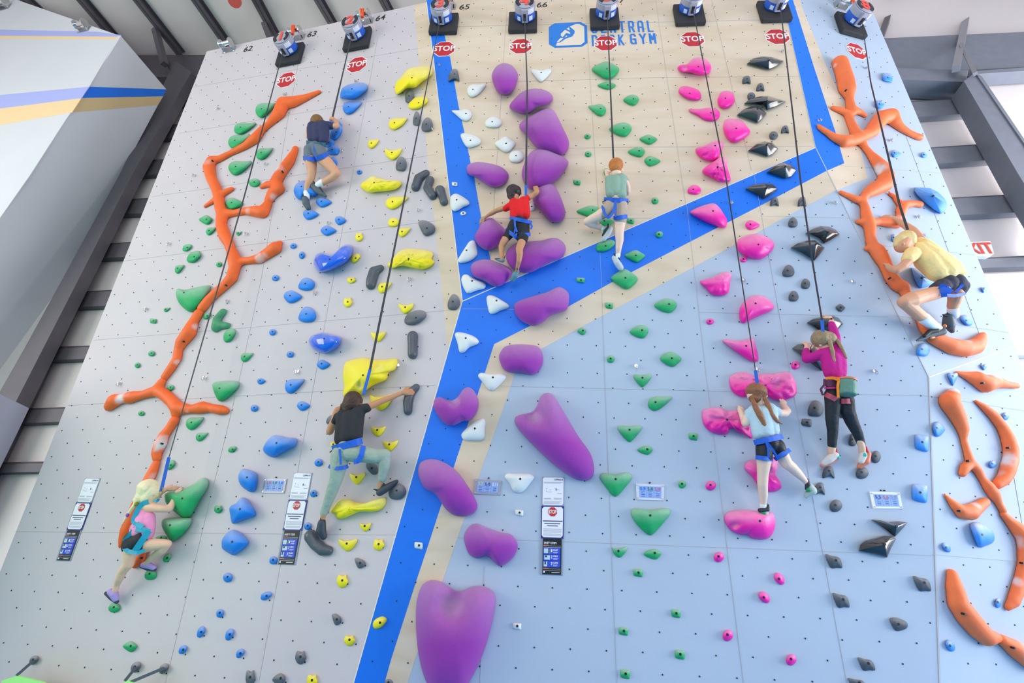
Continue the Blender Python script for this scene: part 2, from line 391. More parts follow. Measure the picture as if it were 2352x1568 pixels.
for i, g in enumerate(GR):
    girt([(g[0], g[1]), (g[2], g[3]), (g[4], g[5]), (g[6], g[7])], 'grey steel girt on the back wall beside the right wall, ' + (ords[i] + (' from the top' if i else ' one')), 'girts right of the climbing wall', mat('hazed_steel_girt', '84868F', .5, .1, var=.1))  # steel made paler: glare haze is put into its colour
# columns and eave beams of the building frame
bm = bmesh.new()
slab(bm, K_, [(377, 143), (408, 143), (440, 165), (275 + 29, 400), (99, 800), (35, 925), (-140, 1250), (-210, 1240), (0, 898), (56, 800), (275, 400), (392, 160)], .10, .34)
slab(bm, K_, [(408, 143), (440, 165), (309, 385), (106, 800), (36, 945), (-120, 1260), (-140, 1250), (35, 925), (99, 800), (304, 400)], -.12, .11)
o = from_bm('steel_column', bm, STEEL, loc=K_.at(200, 500)); tag(o, 'dark tapered steel column leaning behind the left climbing wall', 'steel column')
bm = bmesh.new()
slab(bm, K_, [(285, 127), (560, 125), (560, 172), (300, 170)], -.1, .05)
slab(bm, K_, [(285, 165), (560, 168), (560, 178), (300, 176)], -.1, .16)
o = from_bm('eave_beam', bm, STEEL, loc=K_.at(420, 150)); tag(o, 'dark steel eave beam under the roof, left of the climbing wall', 'steel beam')
STEEL2 = mat('blue_grey_steel', '7E828E', .55, .1, var=.1)
bm = bmesh.new()
slab(bm, K_, [(2025, 88), (2420, 70), (2420, 150), (2235, 160), (2050, 158)], -.1, .05)
slab(bm, K_, [(2050, 156), (2225, 161), (2219, 188), (2055, 182)], -.1, .30)
slab(bm, K_, [(2240, 163), (2420, 150), (2420, 158), (2240, 170)], -.1, .18)
o = from_bm('eave_beam', bm, STEEL2, loc=K_.at(2150, 130)); tag(o, 'blue grey steel eave beam under the roof, right of the climbing wall', 'steel beam')
bm = bmesh.new()
slab(bm, K_, [(2214, 186), (2240, 166), (2352, 329), (2440, 470), (2440, 560), (2339, 400)], .05, .42)
slab(bm, K_, [(2240, 166), (2256, 176), (2352, 318), (2440, 450), (2440, 470), (2352, 329)], .38, .44)
o = from_bm('steel_column', bm, STEEL2, loc=K_.at(2300, 300)); tag(o, 'blue grey steel column slanting to the right edge', 'steel column')
def strut(a, b, w, m, label):
    bm = bmesh.new(); cyl(bm, a, b, w, w, 4); o = from_bm('diagonal_strut', bm, m, loc=(np.array(a) + np.array(b)) / 2); tag(o, label, 'steel strut')
strut(K_.at(2196, 158, .5), CE.at(2224, 15, .15), .09, STEELR, 'pale diagonal strut from roof purlin to right eave beam')
strut(K_.at(2208, 102, .3), K_.at(2240, 170, .5), .05, STEELR, 'short pale strut at the top of the right column')
strut(K_.at(378, 148, .45), CE.at(357, 68, .2), .10, STEEL, 'dark diagonal strut from left column up to roof purlin')
strut(K_.at(2022, 88, .3), CE.at(2045, 25, .2), .08, STEEL, 'dark diagonal strut behind the right climbing wall top')
strut(CE.at(605, 52, .3), CE.at(617, 84, .5), .08, STEEL, 'short dark strut on a purlin above number 63')
PUR = [((62, 0), (98, 34)), ((190, 0), (275, 100)), ((319, 0), (419, 127)), ((452, 0), (530, 112)), ((590, 0), (650, 112)), ((733, 0), (775, 72)), ((881, 0), (900, 36)), ((2052, 0), (2005, 92)), ((2226, 0), (2170, 87))]
PN = ['over the far left wall, leftmost', 'over the far left wall, nearer number 62', 'meeting the left steel column', 'left of the number 62', 'between numbers 62 and 63', 'between numbers 63 and 64', 'between numbers 64 and 65', 'just right of the climbing wall', 'furthest right in view']
for (a, b), nm in zip(PUR, PN):
    qa, qb = CE.at(*a, .12), CE.at(*b, .12); d = (qb - qa) / np.linalg.norm(qb - qa)
    q2 = qa + d * ((K_.c - K_.n @ qa) / (K_.n @ d)); q1 = qa - d * 5
    beam3('roof_purlin', q1, q2, .19, .20, np.cross(d, [0, 0, 1.]), STEEL, 'dark roof purlin under white insulation, ' + nm, 'roof beam', 'purlins under the roof')
# door opening with daylight, low on the right
DAY = mat('daylight_glass', 'FFFFFF', .3, emit=2.6)
bm = bmesh.new(); slab(bm, K_, [(2262, 642), (2440, 636), (2440, 790), (2338, 797)], -.12, -.08)
o = from_bm('window_1', bm, DAY); tag(o, kind='structure')
bm = bmesh.new()
slab(bm, K_, [(2250, 630), (2440, 624), (2440, 636), (2256, 642)], -.12, -.02)
slab(bm, K_, [(2325, 797), (2440, 790), (2440, 812), (2330, 815)], -.12, -.02)
o = from_bm('trim_1', bm, mat('white_window_trim', 'E6E8F2', .5)); tag(o, kind='structure')
e = empty('exit_sign', K_.at(2245, 571, .1), 'white sign with red EXIT letters, partly hidden behind right wall edge', 'sign')
bm = bmesh.new(); slab(bm, K_, [(2212, 556), (2275, 554), (2283, 582), (2270, 588), (2215, 588)], -.05, .08); from_bm('sign_board', bm, mat('sign_white', 'EFEDEF', .5), e)
a, b = K_.uv(K_.at(2243, 570.5, .1)); sz = abs(K_.uv(K_.at(2243, 557, .1))[1] - K_.uv(K_.at(2243, 584, .1))[1]) * 1.32
text_on('lettering', 'EXIT', K_, a, b, sz, mat('exit_red', 'E0402E', .5), e, d=.09, bold=.02, narrow=.78)
bm = bmesh.new(); cyl(bm, CE.at(537, -4, .5), CE.at(539, 2, .9), .16, .16, 16)
o = from_bm('red_lamp', bm, mat('red_shade', 'C4504A', .5), loc=CE.at(538, 0, .5)); tag(o, 'small red round fitting under the roof at the top edge', 'fitting')
bm = bmesh.new(); pts = [K_.at(x, y, .3) for x, y in ((2290, 330), (2305, 352), (2318, 368), (2335, 392), (2352, 408))]
for a_, b_ in zip(pts, pts[1:]): cyl(bm, a_, b_, .018, .018, 6)
o = from_bm('red_cable', bm, mat('cable_red', 'C85070', .5), loc=pts[2]); tag(o, 'thin red cable running down beside the right steel column', 'cable')
# ================================================================ climbing holds
TPL = dict(
 nub=[(-.95, -.05), (-.6, -.75), (.05, -1), (.7, -.75), (1, .05), (.6, .75), (-.1, 1), (-.75, .7)],
 tri=[(-1, -.6), (-.8, -.95), (0, -.85), (.75, -1), (1, -.65), (.55, .3), (.1, .95), (-.15, .95), (-.65, .2)],
 dropR=[(-1, 0), (-.85, -.65), (-.35, -.95), (.3, -.95), (.95, -1), (1, -.75), (.5, .1), (0, .75), (-.5, 1), (-.9, .6)],
 dropL=[(1, 0), (.85, -.65), (.35, -.95), (-.3, -.75), (-.95, -.7), (-1, -.45), (-.5, .2), (0, .8), (.5, 1), (.9, .6)],
 tear=[(-1, 0), (-.75, -.75), (-.2, -1), (.35, -.75), (1, -.1), (.8, .35), (.1, .9), (-.5, .95)],
 tearL=[(1, 0), (.75, -.75), (.2, -1), (-.35, -.75), (-1, -.1), (-.8, .35), (-.1, .9), (.5, .95)],
 cup=[(-1, -.95), (-.6, -.7), (.2, -.7), (1, -1), (.9, -.3), (.5, .5), (.05, 1), (-.3, .9), (-.75, .3), (-.95, -.3)],
 sq=[(-1, -.7), (-.7, -1), (.7, -.85), (1, -.6), (.95, .75), (.7, 1), (-.6, .75), (-.95, .4)],
 eggR=[(-1, .3), (-.75, -.4), (-.1, -.9), (.55, -1), (.95, -.75), (1, -.2), (.5, .5), (-.1, .95), (-.7, .95), (-.95, .7)],
 eggL=[(1, .3), (.75, -.4), (.1, -.9), (-.55, -1), (-.95, -.75), (-1, -.2), (-.5, .5), (.1, .95), (.7, .95), (.95, .7)],
 lens=[(-1, -.1), (-.55, -.65), (.05, -1), (.6, -.65), (1, -.1), (.65, .55), (.15, .95), (-.45, .6)],
 bell=[(-.9, .5), (-.8, -.2), (-.3, -.95), (.3, -1), (.85, -.5), (1, .3), (.6, .9), (-.1, 1), (-.7, .85)],
 paw=[(-1, .9), (-.9, -.2), (-.3, -.95), (.45, -1), (.75, -.5), (.95, .9), (.35, .65), (-.3, .75)],
 kite=[(-1, -1), (-.3, -.75), (.55, -.55), (.85, .1), (1, .95), (.4, .95), (-.3, 1), (-.75, .1)],
 wedge=[(-.9, -.1), (-1, -.9), (-.2, -1), (.9, -.3), (1, .5), (.3, .95), (-.35, 1)],
 hook=[(-.9, -.1), (-.6, -.9), (.2, -.8), (.7, -1), (.75, -.5), (1, .1), (.4, .9), (-.3, 1), (-.8, .5)],
)
PEAK = dict(nub=(-.05, -.15), tri=(0, -.45), dropR=(-.4, -.2), dropL=(.4, -.2), tear=(-.3, -.2), tearL=(.3, -.2), cup=(-.15, -.25), sq=(.1, -.1), eggR=(.05, 0), eggL=(-.05, 0), lens=(.1, -.15),
            bell=(-.1, -.1), paw=(.1, -.25), kite=(.25, -.1), wedge=(0, 0), hook=(0, -.1))
def shade(c, f): return c
HOLDM = dict(green=mat('green_polyurethane', '12A862', .6, bump=.15, bscale=120, chalk=.5), blue=mat('blue_polyurethane', '0A82E6', .55, bump=.12, bscale=120, chalk=.45),
 gloss_blue=mat('glossy_blue_fibreglass', '0660E6', .12, chalk=.2, coat=.6), yellow=mat('yellow_polyurethane', 'FAE60A', .5, bump=.15, bscale=110, chalk=.35), grey=mat('charcoal_polyurethane', '5C6069', .5, bump=.15, bscale=90, chalk=.45),
 purple=mat('purple_textured_fibreglass', '9C30A8', .78, bump=.35, bscale=170, chalk=.42, sheen=.2), white=mat('white_polyurethane', 'E3E7E6', .6, bump=.1, bscale=80, chalk=.2), pink=mat('hot_pink_polyurethane', 'FA15A6', .42, bump=.12, bscale=60, chalk=.5),
 black=mat('glossy_black_fibreglass', '14171C', .14, chalk=.35, coat=.5), dark=mat('dark_grey_polyurethane', '4B525B', .6, bump=.12, bscale=90, chalk=.3), sky=mat('pale_blue_polyurethane', '3590EA', .55, chalk=.75),
 orange=mat('orange_fibreglass', 'FA5E1E', .6, bump=.12, bscale=120))
COLW = dict(gloss_blue='glossy blue', purple='purple', grey='dark grey', black='glossy black', dark='charcoal', sky='blue')
def hold(P, outline, peak, hh, mname, parent=None, nr=11, npt=44, dents=(), facet=False, bolt=True, name='climbing_hold', label=None, cat='climbing hold', group=None, top_chalk=1.0, rough=0.0, pw=1.0):
    m = HOLDM[mname]
    pk = np.array(peak, float)
    bm = bmesh.new(); lay = bm.verts.layers.float.new('chalk')
    ys = [p[1] for p in outline]; y0, y1 = min(ys), max(ys)
    rings = []
    if facet:
        out = [np.array(p, float) for p in outline]
        steps = [(1.0, 0.0), (.97, .25), (.0, 1.0)]
    else:
        out = catmull(outline, npt)
        steps = [(1.0, 0.0)] + [(math.cos(t) ** .85, math.sin(t) ** pw) for t in np.linspace(0, math.pi / 2, nr)[1:]]
    loc = P.at(*peak, 0.0)
    cx, cy = np.mean([p[0] for p in out]), np.mean([p[1] for p in out])
    for si, (s, t) in enumerate(steps):
        ring = []
        for p in ([pk] if s < 1e-3 else [pk + (q - pk) * s for q in out]):
            hgt = hh * t
            for dx, dy, dr, dd in dents:
                hgt -= dd * math.exp(-(((p[0] - dx) ** 2 + (p[1] - dy) ** 2) / dr ** 2)) * min(1, t * 2)
            if rough and 0 < t:
                q0 = P.at(p[0], p[1], 0); hgt += rough * (noise.noise(V(q0) * 16) + .6 * noise.noise(V(q0) * 37)) * min(1, t * 1.5)
            hgt = max(hgt, .001 if t == 0 else .004)
            v = bm.verts.new(V(P.at(p[0], p[1], hgt)))
            f = (y1 - p[1]) / max(1, y1 - y0)
            v[lay] = top_chalk * max(0, min(1, (f - .45) * 1.7)) * (1 if t > 0 else .6)
            for dx, dy, dr, dd in dents: v[lay] = max(v[lay], .8 * math.exp(-(((p[0] - dx) ** 2 + (p[1] - dy) ** 2) / (dr * 1.0) ** 2)))
            ring.append(v)
        rings.append(ring)
    bm.faces.new(rings[0][::-1])
    for r0, r1 in zip(rings, rings[1:]):
        k = len(r0)
        for i in range(k):
            if len(r1) == 1: bm.faces.new((r0[i], r0[(i + 1) % k], r1[0]))
            else: bm.faces.new((r0[i], r0[(i + 1) % k], r1[(i + 1) % k], r1[i]))
    root = empty(name, loc, label, cat, group)
    o = from_bm('grip', bm, m, root, smooth=not facet)
    if facet:
        bv = o.modifiers.new('bevel', 'BEVEL'); bv.width = .007; bv.segments = 3; bv.limit_method = 'ANGLE'; bv.angle_limit = .2
        for f in o.data.polygons: f.use_smooth = True
    if bolt:
        dd = 0
        for dx, dy, dr, d_ in dents: dd += d_ * math.exp(-(((pk[0] - dx) ** 2 + (pk[1] - dy) ** 2) / dr ** 2))
        q = P.at(pk[0], pk[1], hh - dd); bm = bmesh.new(); cyl(bm, q - P.n * .02, q + P.n * .0018, .0125, .0125, 12)
        from_bm('bolt', bm, DARKM, root)
    return root
def box_of(face, x0, y0, x1, y1):
    P = FC[face]; q = P.at((x0 + x1) / 2, (y0 + y1) / 2); k = mpp(q); return P, (x1 - x0) * k, (y1 - y0) * k
ORD = ['first', 'second', 'third', 'fourth', 'fifth', 'sixth', 'seventh', 'eighth', 'ninth', 'tenth', 'eleventh', 'twelfth', 'thirteenth', 'fourteenth', 'fifteenth', 'sixteenth', 'seventeenth', 'eighteenth', 'nineteenth', 'twentieth', 'twenty-first', 'twenty-second']
SHW = dict(nub='rounded', tri='triangular', dropR='teardrop', dropL='teardrop', tear='teardrop', tearL='teardrop', cup='cup-shaped', sq='squarish', eggR='egg-shaped', eggL='egg-shaped', lens='lens-shaped', bell='bell-shaped', paw='bell-shaped', kite='angular', wedge='wedge-shaped', hook='hooked')
def route(face, color, where, group, text):
    """each row: x0 y0 x1 y1 shape [color] [face] | outline ;; optional words"""
    rows = []
    for ln in text.strip().splitlines():
        ln = ln.strip()
        if not ln: continue
        a, _, note = ln.partition('|'); t = a.split(); rows.append((t, note.strip()))
    def cy(t): return (float(t[1]) + float(t[3])) / 2
    order = sorted(range(len(rows)), key=lambda i: cy(rows[i][0])); n = len(rows)
    rank = {i: r for r, i in enumerate(order)}
    for i, (t, note) in enumerate(rows):
        x0, y0, x1, y1 = map(float, t[:4]); shp = t[4]; fc, col_ = face, color
        for e in t[5:]:
            if e in FC: fc = e
            elif e in HOLDM: col_ = e
        if shp in ('skip',): continue
        P, w, hgt = box_of(fc, x0, y0, x1, y1); s = min(w, hgt); big = math.sqrt(w * hgt)
        size = 'tiny' if big < .105 else 'small' if big < .17 else 'medium' if big < .26 else 'large'
        r = rank[i]
        if r < n / 2: o_ = 'topmost' if r == 0 else ORD[r] + ' from top'
        else: o_ = 'lowest' if r == n - 1 else ORD[n - 1 - r] + ' from bottom'
        cw = COLW.get(col_, col_)
        if note: lab = note
        else: lab = f'{size} {cw} {SHW[shp]} hold, {o_} of {where}'
        cx_, cy_ = (x0 + x1) / 2, (y0 + y1) / 2; hw, hv = (x1 - x0) / 2, (y1 - y0) / 2
        out = [(cx_ + hw * a + random.uniform(-.04, .04) * hw, cy_ + hv * b + random.uniform(-.04, .04) * hv) for a, b in TPL[shp]]
        pa, pb = PEAK[shp]
        ang = shp in ('kite', 'wedge')
        hold(P, out, (cx_ + pa * hw, cy_ + pb * hv), s * (.42 if big < .12 else .36), col_, label=lab, group=group, nr=8, npt=28 if not ang else 22, top_chalk=.9 if col_ in ('green', 'sky', 'blue') else .6)
def big(face, col_, o_, pts, peak, hh, label, group, **kw):
    ox, oy = o_; pts = cc(ox, oy, *pts)
    hold(FC[face], pts, cc(ox, oy, peak)[0], hh, col_, label=label, group=group, npt=64 if not kw.get('facet') else 44, **kw)

GLW = "the left wall's green route"
route('L', 'green', GLW, 'green holds on the left wall', """
587 236 633 270 dropR
537 281 588 309 dropR
524 309 575 342 dropR
588 339 627 367 dropR
525 369 578 402 dropR
571 410 598 429 nub
517 454 559 482 tear
457 494 488 516 lens
473 522 496 540 dropR
541 531 555 541 cup
419 560 440 577 eggR
429 576 461 603 eggR
401 608 423 628 dropR
496 601 510 613 nub
404 655 484 716 skip
376 706 391 716 dropR
344 731 359 743 sq
467 717 484 733 eggR
513 753 541 786 eggR
340 805 356 818 nub
309 832 322 845 nub
553 810 581 831 dropR
383 883 400 897 nub
488 874 550 922 skip
317 943 332 955 nub
427 958 468 987 dropR
449 993 478 1013 dropR
524 1024 543 1039 eggR
381 1056 402 1079 eggR
378 1097 479 1188 skip
371 1188 441 1243 skip
357 1229 384 1241 nub
491 1160 511 1178 hook
374 1271 393 1291 eggR
330 1306 360 1331 bell
248 1384 276 1407 nub
282 1472 315 1498 lens
""")
GG = 'green holds on the left wall'
big('L', 'green', (0, 400), [(1585, 1050), (1600, 1030), (1660, 1040), (1750, 1020), (1850, 1000), (1893, 1003), (1890, 1050), (1850, 1120), (1790, 1200), (1740, 1235), (1690, 1232), (1620, 1170), (1590, 1110)], (1655, 1065), .16, 'large green triangular hold left of the orange branch, mid-height on left wall', GG)
big('L', 'green', (400, 800), [(345, 350), (350, 310), (400, 297), (490, 290), (570, 295), (588, 320), (570, 360), (500, 430), (440, 472), (400, 470), (370, 420)], (408, 358), .12, 'medium green triangular hold just above the right arm of orange branch cross', GG)
big('L', 'green', (0, 800), [(1483, 1350), (1485, 1310), (1530, 1290), (1620, 1280), (1740, 1220), (1810, 1170), (1850, 1165), (1877, 1190), (1870, 1250), (1800, 1370), (1740, 1480), (1700, 1520), (1640, 1520), (1560, 1460), (1500, 1400)], (1640, 1350), .22, 'biggest green hold, gripped by the blonde girl in pink', GG)
big('L', 'green', (0, 1168), [(1453, 140), (1460, 100), (1500, 82), (1600, 78), (1710, 80), (1730, 110), (1700, 170), (1640, 240), (1570, 290), (1535, 290), (1500, 240), (1465, 180)], (1530, 148), .16, 'large green triangular hold directly under the one the blonde girl grips', GG)
route('L', 'blue', "the left wall's blue route", 'blue holds on the left wall', """
781 189 845 229 skip
787 233 831 263 dropR
741 276 785 298 nub
757 284 786 322 eggR | medium blue egg-shaped hold under the elbow of the navy-shirted boy
743 317 769 340 nub
749 333 780 356 bell
757 360 775 382 eggL
819 389 832 400 nub
673 415 729 459 skip
725 453 762 476 tear
695 480 732 504 tear
769 496 795 516 tear
737 518 772 541 tear
666 558 681 571 nub
686 577 700 594 nub
720 561 811 624 skip
624 631 641 645 nub
683 638 723 667 bell
651 667 694 696 tear
684 705 726 740 bell
618 755 634 770 nub
708 763 783 812 skip
658 806 675 821 nub
728 826 758 848 tear
590 868 610 882 tear
654 870 699 904 dropR
682 921 712 943 tear
575 929 593 945 nub
603 999 683 1050 skip
722 1053 741 1071 nub
547 1076 591 1130 skip
712 1124 728 1141 nub
527 1142 588 1201 skip
698 1199 716 1217 nub
509 1216 570 1274 skip
618 1277 637 1296 nub
512 1315 534 1337 nub
599 1358 624 1378 eggR
496 1398 514 1418 nub
452 1438 471 1464 eggR
517 1443 537 1470 eggR
410 1481 430 1502 eggR
542 1489 561 1511 eggR
""")
GB = 'blue holds on the left wall'
big('L', 'blue', (400, 0), [(1493, 870), (1510, 800), (1560, 765), (1640, 745), (1700, 745), (1742, 770), (1735, 810), (1690, 850), (1640, 885), (1590, 897), (1510, 885)], (1600, 800), .2, 'large blue ridged hold, topmost on the left wall, below number 64', GB)
big('L', 'blue', (400, 400), [(1075, 150), (1090, 100), (1130, 65), (1180, 58), (1240, 90), (1290, 150), (1290, 190), (1220, 200), (1170, 215), (1140, 232), (1100, 210)], (1145, 110), .16, "large blue hold behind the navy-shirted boy's ankle", GB)
big('L', 'gloss_blue', (400, 400), [(1255, 800), (1270, 730), (1320, 700), (1400, 720), (1460, 690), (1520, 640), (1570, 630), (1608, 660), (1595, 740), (1540, 800), (1450, 850), (1380, 875), (1300, 878)], (1400, 765), .24, 'large glossy blue banana-shaped hold in the middle of the left wall', GB, pw=.8)
big('L', 'gloss_blue', (400, 400), [(1210, 1500), (1240, 1450), (1330, 1422), (1430, 1440), (1490, 1460), (1503, 1490), (1490, 1530), (1440, 1580), (1360, 1612), (1290, 1595), (1240, 1560)], (1350, 1480), .2, 'large glossy blue oval hold left of the big yellow hold', GB, pw=.8)
big('L', 'blue', (400, 800), [(800, 910), (830, 840), (890, 785), (960, 785), (1020, 800), (1090, 805), (1108, 830), (1090, 880), (1030, 910), (960, 950), (900, 980), (840, 960)], (920, 850), .2, "large smooth blue hold left of the black-shirted climber's waist", GB)
big('L', 'blue', (400, 800), [(577, 1165), (590, 1110), (620, 1083), (690, 1095), (745, 1130), (750, 1210), (735, 1270), (700, 1292), (660, 1280), (600, 1230)], (655, 1160), .15, 'large blue hold just left of the lower grey route card', GB)
big('L', 'blue', (400, 800), [(500, 1430), (560, 1390), (600, 1345), (650, 1350), (700, 1410), (735, 1470), (725, 1510), (640, 1540), (560, 1570), (520, 1570), (505, 1500)], (592, 1445), .16, 'large blue boulder hold, middle of the three stacked left of safety board', GB)
big('L', 'blue', (400, 1168), [(427, 330), (435, 270), (490, 205), (540, 190), (600, 215), (665, 280), (665, 320), (600, 380), (540, 417), (500, 405), (440, 365)], (522, 298), .16, 'large blue diamond hold, lowest of the three stacked left of safety board', GB)
GY = 'yellow holds'
route('L', 'yellow', 'the yellow route', GY, """
906 152 995 217 skip
938 221 983 251 eggR
893 271 936 298 dropR
845 320 871 341 dropR
883 340 923 367 cup
828 404 923 443 skip
886 451 937 481 dropR
890 500 917 521 nub
915 523 943 544 dropR
815 534 834 554 hook
806 582 827 603 eggR
890 570 998 619 skip
796 636 818 650 hook
868 648 899 673 dropR
788 683 809 705 hook
916 696 950 720 cup
852 761 886 784 cup
788 821 914 911 skip
849 905 904 942 cup
852 978 886 1002 cup
879 1011 914 1035 cup
758 1014 773 1028 nub
803 1085 839 1112 cup
758 1141 887 1193 skip
826 1200 853 1220 cup
778 1237 821 1266 cup
856 1237 883 1264 hook
772 1319 800 1349 hook
856 1415 888 1444 eggR | small yellow hold alone on the blue stripe at the bottom | M
789 1458 816 1482 hook
703 1548 730 1578 hook
""".replace('856 1415 888 1444 eggR |', '856 1415 888 1444 eggR M |').replace(' bottom | M', ' bottom'))
big('L', 'yellow', (900, 0), [(25, 800), (40, 740), (80, 700), (120, 650), (160, 615), (240, 597), (330, 595), (368, 625), (365, 665), (330, 700), (270, 740), (210, 790), (130, 800), (90, 830), (45, 850)], (180, 700), .2, 'large pocketed yellow hold at the top, beside the blue stripe', GY, dents=[(952, 172, 5, .04), (938, 168, 4, .03), (970, 172, 5, .03)])
big('L', 'yellow', (400, 400), [(1677, 100), (1730, 50), (1790, 15), (1850, 35), (1950, 55), (2030, 60), (2050, 90), (2000, 135), (1900, 155), (1830, 160), (1770, 168), (1720, 150)], (1800, 75), .15, 'long yellow rocky hold pointing right, second largest near the top', GY, rough=.02)
big('L', 'yellow', (400, 400), [(1920, 820), (1950, 780), (2000, 720), (2040, 685), (2110, 668), (2200, 675), (2300, 690), (2335, 720), (2320, 765), (2345, 790), (2310, 830), (2240, 857), (2150, 845), (2080, 830), (2020, 830), (1960, 850)], (2110, 760), .16, 'long yellow dragon-head hold crossed by the rope, beside the wood stripe', GY, rough=.03)
big('L', 'yellow', (400, 800), [(1525, 430), (1530, 340), (1520, 250), (1530, 150), (1570, 110), (1700, 83), (1800, 100), (1900, 100), (2000, 90), (2015, 130), (1990, 190), (1930, 220), (1910, 280), (1800, 330), (1740, 370), (1680, 420), (1600, 410)], (1700, 240), .24, "biggest yellow hold, right above the black-shirted climber's head", GY, dents=[(826, 885, 9, .06), (870, 845, 9, .05)], top_chalk=.4)
big('L', 'yellow', (400, 800), [(1405, 1470), (1450, 1400), (1490, 1360), (1570, 1355), (1650, 1385), (1750, 1385), (1850, 1350), (1905, 1340), (1905, 1400), (1860, 1450), (1780, 1470), (1680, 1470), (1600, 1500), (1510, 1535), (1460, 1525), (1450, 1490)], (1575, 1442), .14, "long chalky yellow bone-shaped hold between the black-shirted climber's feet", GY, rough=.015)
GK = 'dark grey holds left of the blue stripe'
route('L', 'grey', 'the dark grey route', GK, """
1030 159 1056 188 paw U | small dark grey hold on the blue stripe edge near the top
929 206 952 237 bell
947 257 966 289 bell
967 270 994 303 bell
907 360 934 393 bell
962 507 999 540 wedge
1027 676 1056 712 bell
929 712 979 747 eggR
749 953 770 974 eggR
841 1060 868 1090 eggL | dark hold glimpsed behind the black-shirted climber's bent knee
891 1110 933 1148 nub | dark grey chalky hold under the black-shirted climber's right foot
815 1281 839 1304 wedge
763 1409 784 1435 wedge
677 1494 703 1525 hook
563 1538 586 1575 hook
625 1545 655 1575 tearL
882 1559 903 1577 nub
""")
# ---- long crescents and branches: chains of spheres fused into one skin
def tube_add(bm, p1, r1, p2, r2, seg=14, P=None, ring=5):
    p1 = np.array(p1); p2 = np.array(p2); ax = p2 - p1; L = np.linalg.norm(ax)
    if L < 1e-6: ax = np.array([0, 0, 1.]); L = 1e-6
    else: ax = ax / L
    t = np.array([0, 0, 1.]) if abs(ax[2]) < .9 else np.array([1., 0, 0]); e = np.cross(ax, t); e /= np.linalg.norm(e); g = np.cross(ax, e)
    prof = [(-math.cos(a) * r1, math.sin(a) * r1) for a in np.linspace(0, math.pi / 2, ring)] + [(L + math.sin(a) * r2, math.cos(a) * r2) for a in np.linspace(0, math.pi / 2, ring)]
    rings = []
    for z, r in prof:
        if r < 1e-6 or r < .02 * max(r1, r2): rings.append([bm.verts.new(V(p1 + ax * z))])
        else: rings.append([bm.verts.new(V(p1 + ax * z + r * (math.cos(2 * math.pi * i / seg) * e + math.sin(2 * math.pi * i / seg) * g))) for i in range(seg)])
    for a, b in zip(rings, rings[1:]):
        for i in range(seg):
            j = (i + 1) % seg
            if len(a) == 1: bm.faces.new((a[0], b[i], b[j]))
            elif len(b) == 1: bm.faces.new((a[i], b[0], a[j]))
            else: bm.faces.new((a[i], b[i], b[j], a[j]))
    if P is not None:
        for r in rings:
            for v in r:
                q = np.array(v.co); d = P.n @ q - P.c
                if d < .003: v.co = V(q + P.n * (.003 - d))
def fuse(o, vox, it=4):
    m = o.modifiers.new('fuse', 'REMESH'); m.mode = 'VOXEL'; m.voxel_size = vox; m.use_smooth_shade = True
    if it:
        s = o.modifiers.new('soften', 'SMOOTH'); s.iterations = it; s.factor = .5
    return o
def chain_pts(P, chain, o_=(0, 0), sc=1.0, flat=.25):
    out = []
    for c in chain:
        x, y, r = o_[0] + c[0] / sc, o_[1] + c[1] / sc, c[2] / sc
        k = mpp(P.at(x, y, 0)); rm = r * k * 1.06
        d = c[3] if len(c) > 3 else rm * flat
        q = P.at(x, y, d); out.append((q, rm))
    return out
def branch(name, P, chains, m, label, cat, group, o_=(0, 0), sc=1.0, vox=.014, bolts=(), flat=.25, it=4):
    cs = [chain_pts(P, c, o_, sc, flat) for c in chains]
    loc = cs[0][len(cs[0]) // 2][0]
    root = empty(name, loc, label, cat, group)
    bm = bmesh.new()
    for c in cs:
        for (a, ra), (b, rb) in zip(c, c[1:]): tube_add(bm, a, ra, b, rb, P=P)
    o = from_bm('grip', bm, m, root, smooth=True); fuse(o, vox, it)
    for bx, by, hh in bolts:
        q = P.at(bx, by, hh); bm = bmesh.new(); cyl(bm, q - P.n * .03, q + P.n * .006, .011, .011, 10); from_bm('bolt', bm, DARKM, root)
    return root
GRM = mat('charcoal_glossy', '565B65', .38, bump=.1, bscale=60, var=.15)
for lab, ch, bolt in [('dark grey crescent hold, leftmost of three beside the wood stripe', [(979, 398, 8), (962, 410, 10.5), (955, 430, 10)], (968, 404)),
                ('dark grey crescent hold, middle of three beside the wood stripe', [(988, 414, 9.5), (982, 432, 9.5), (994, 450, 9.5)], (983, 422)),
                ('dark grey crescent hold, rightmost of three, on the wood stripe', [(1011, 437, 11), (1016, 450, 9), (1020, 464, 9)], (1009, 439)),
                ('dark grey comma-shaped hold left of the rope, mid-height', [(874, 616, 8), (860, 624, 12), (854, 643, 12), (852, 654, 11)], (851, 628)),
                ('long dark grey vertical hold beside the wood stripe, above the reaching hand', [(948, 772, 12), (948, 790, 11), (948, 813, 11)], (944, 785)),
                ('long dark grey vertical hold gripped by the black-shirted climber', [(956, 889, 8), (942, 903, 11), (937, 922, 11), (937, 943, 9.5)], (932, 910)),
                ('shiny grey crescent hold under the black-shirted climber, at the safety board', [(714, 1231, 14), (724, 1248, 12.5), (741, 1262, 12.5), (755, 1264, 10)], (721, 1246))]:
    branch('climbing_hold', L_, [ch], GRM, lab, 'climbing hold', GK, vox=.009, flat=.35, bolts=[(bolt[0], bolt[1], .06)])
branch('climbing_hold', L_, [[(513, 717, 8), (500, 734, 9.5), (498, 752, 11)], [(498, 748, 10), (512, 748, 9), (523, 748, 7)]], mat('chalky_green', '4C9E72', .65, bump=.15, var=.3, vscale=12), 'green boot-shaped hold right of the orange branch, beside the rope', 'climbing hold', GG, vox=.009, bolts=[(501, 741, .06)])

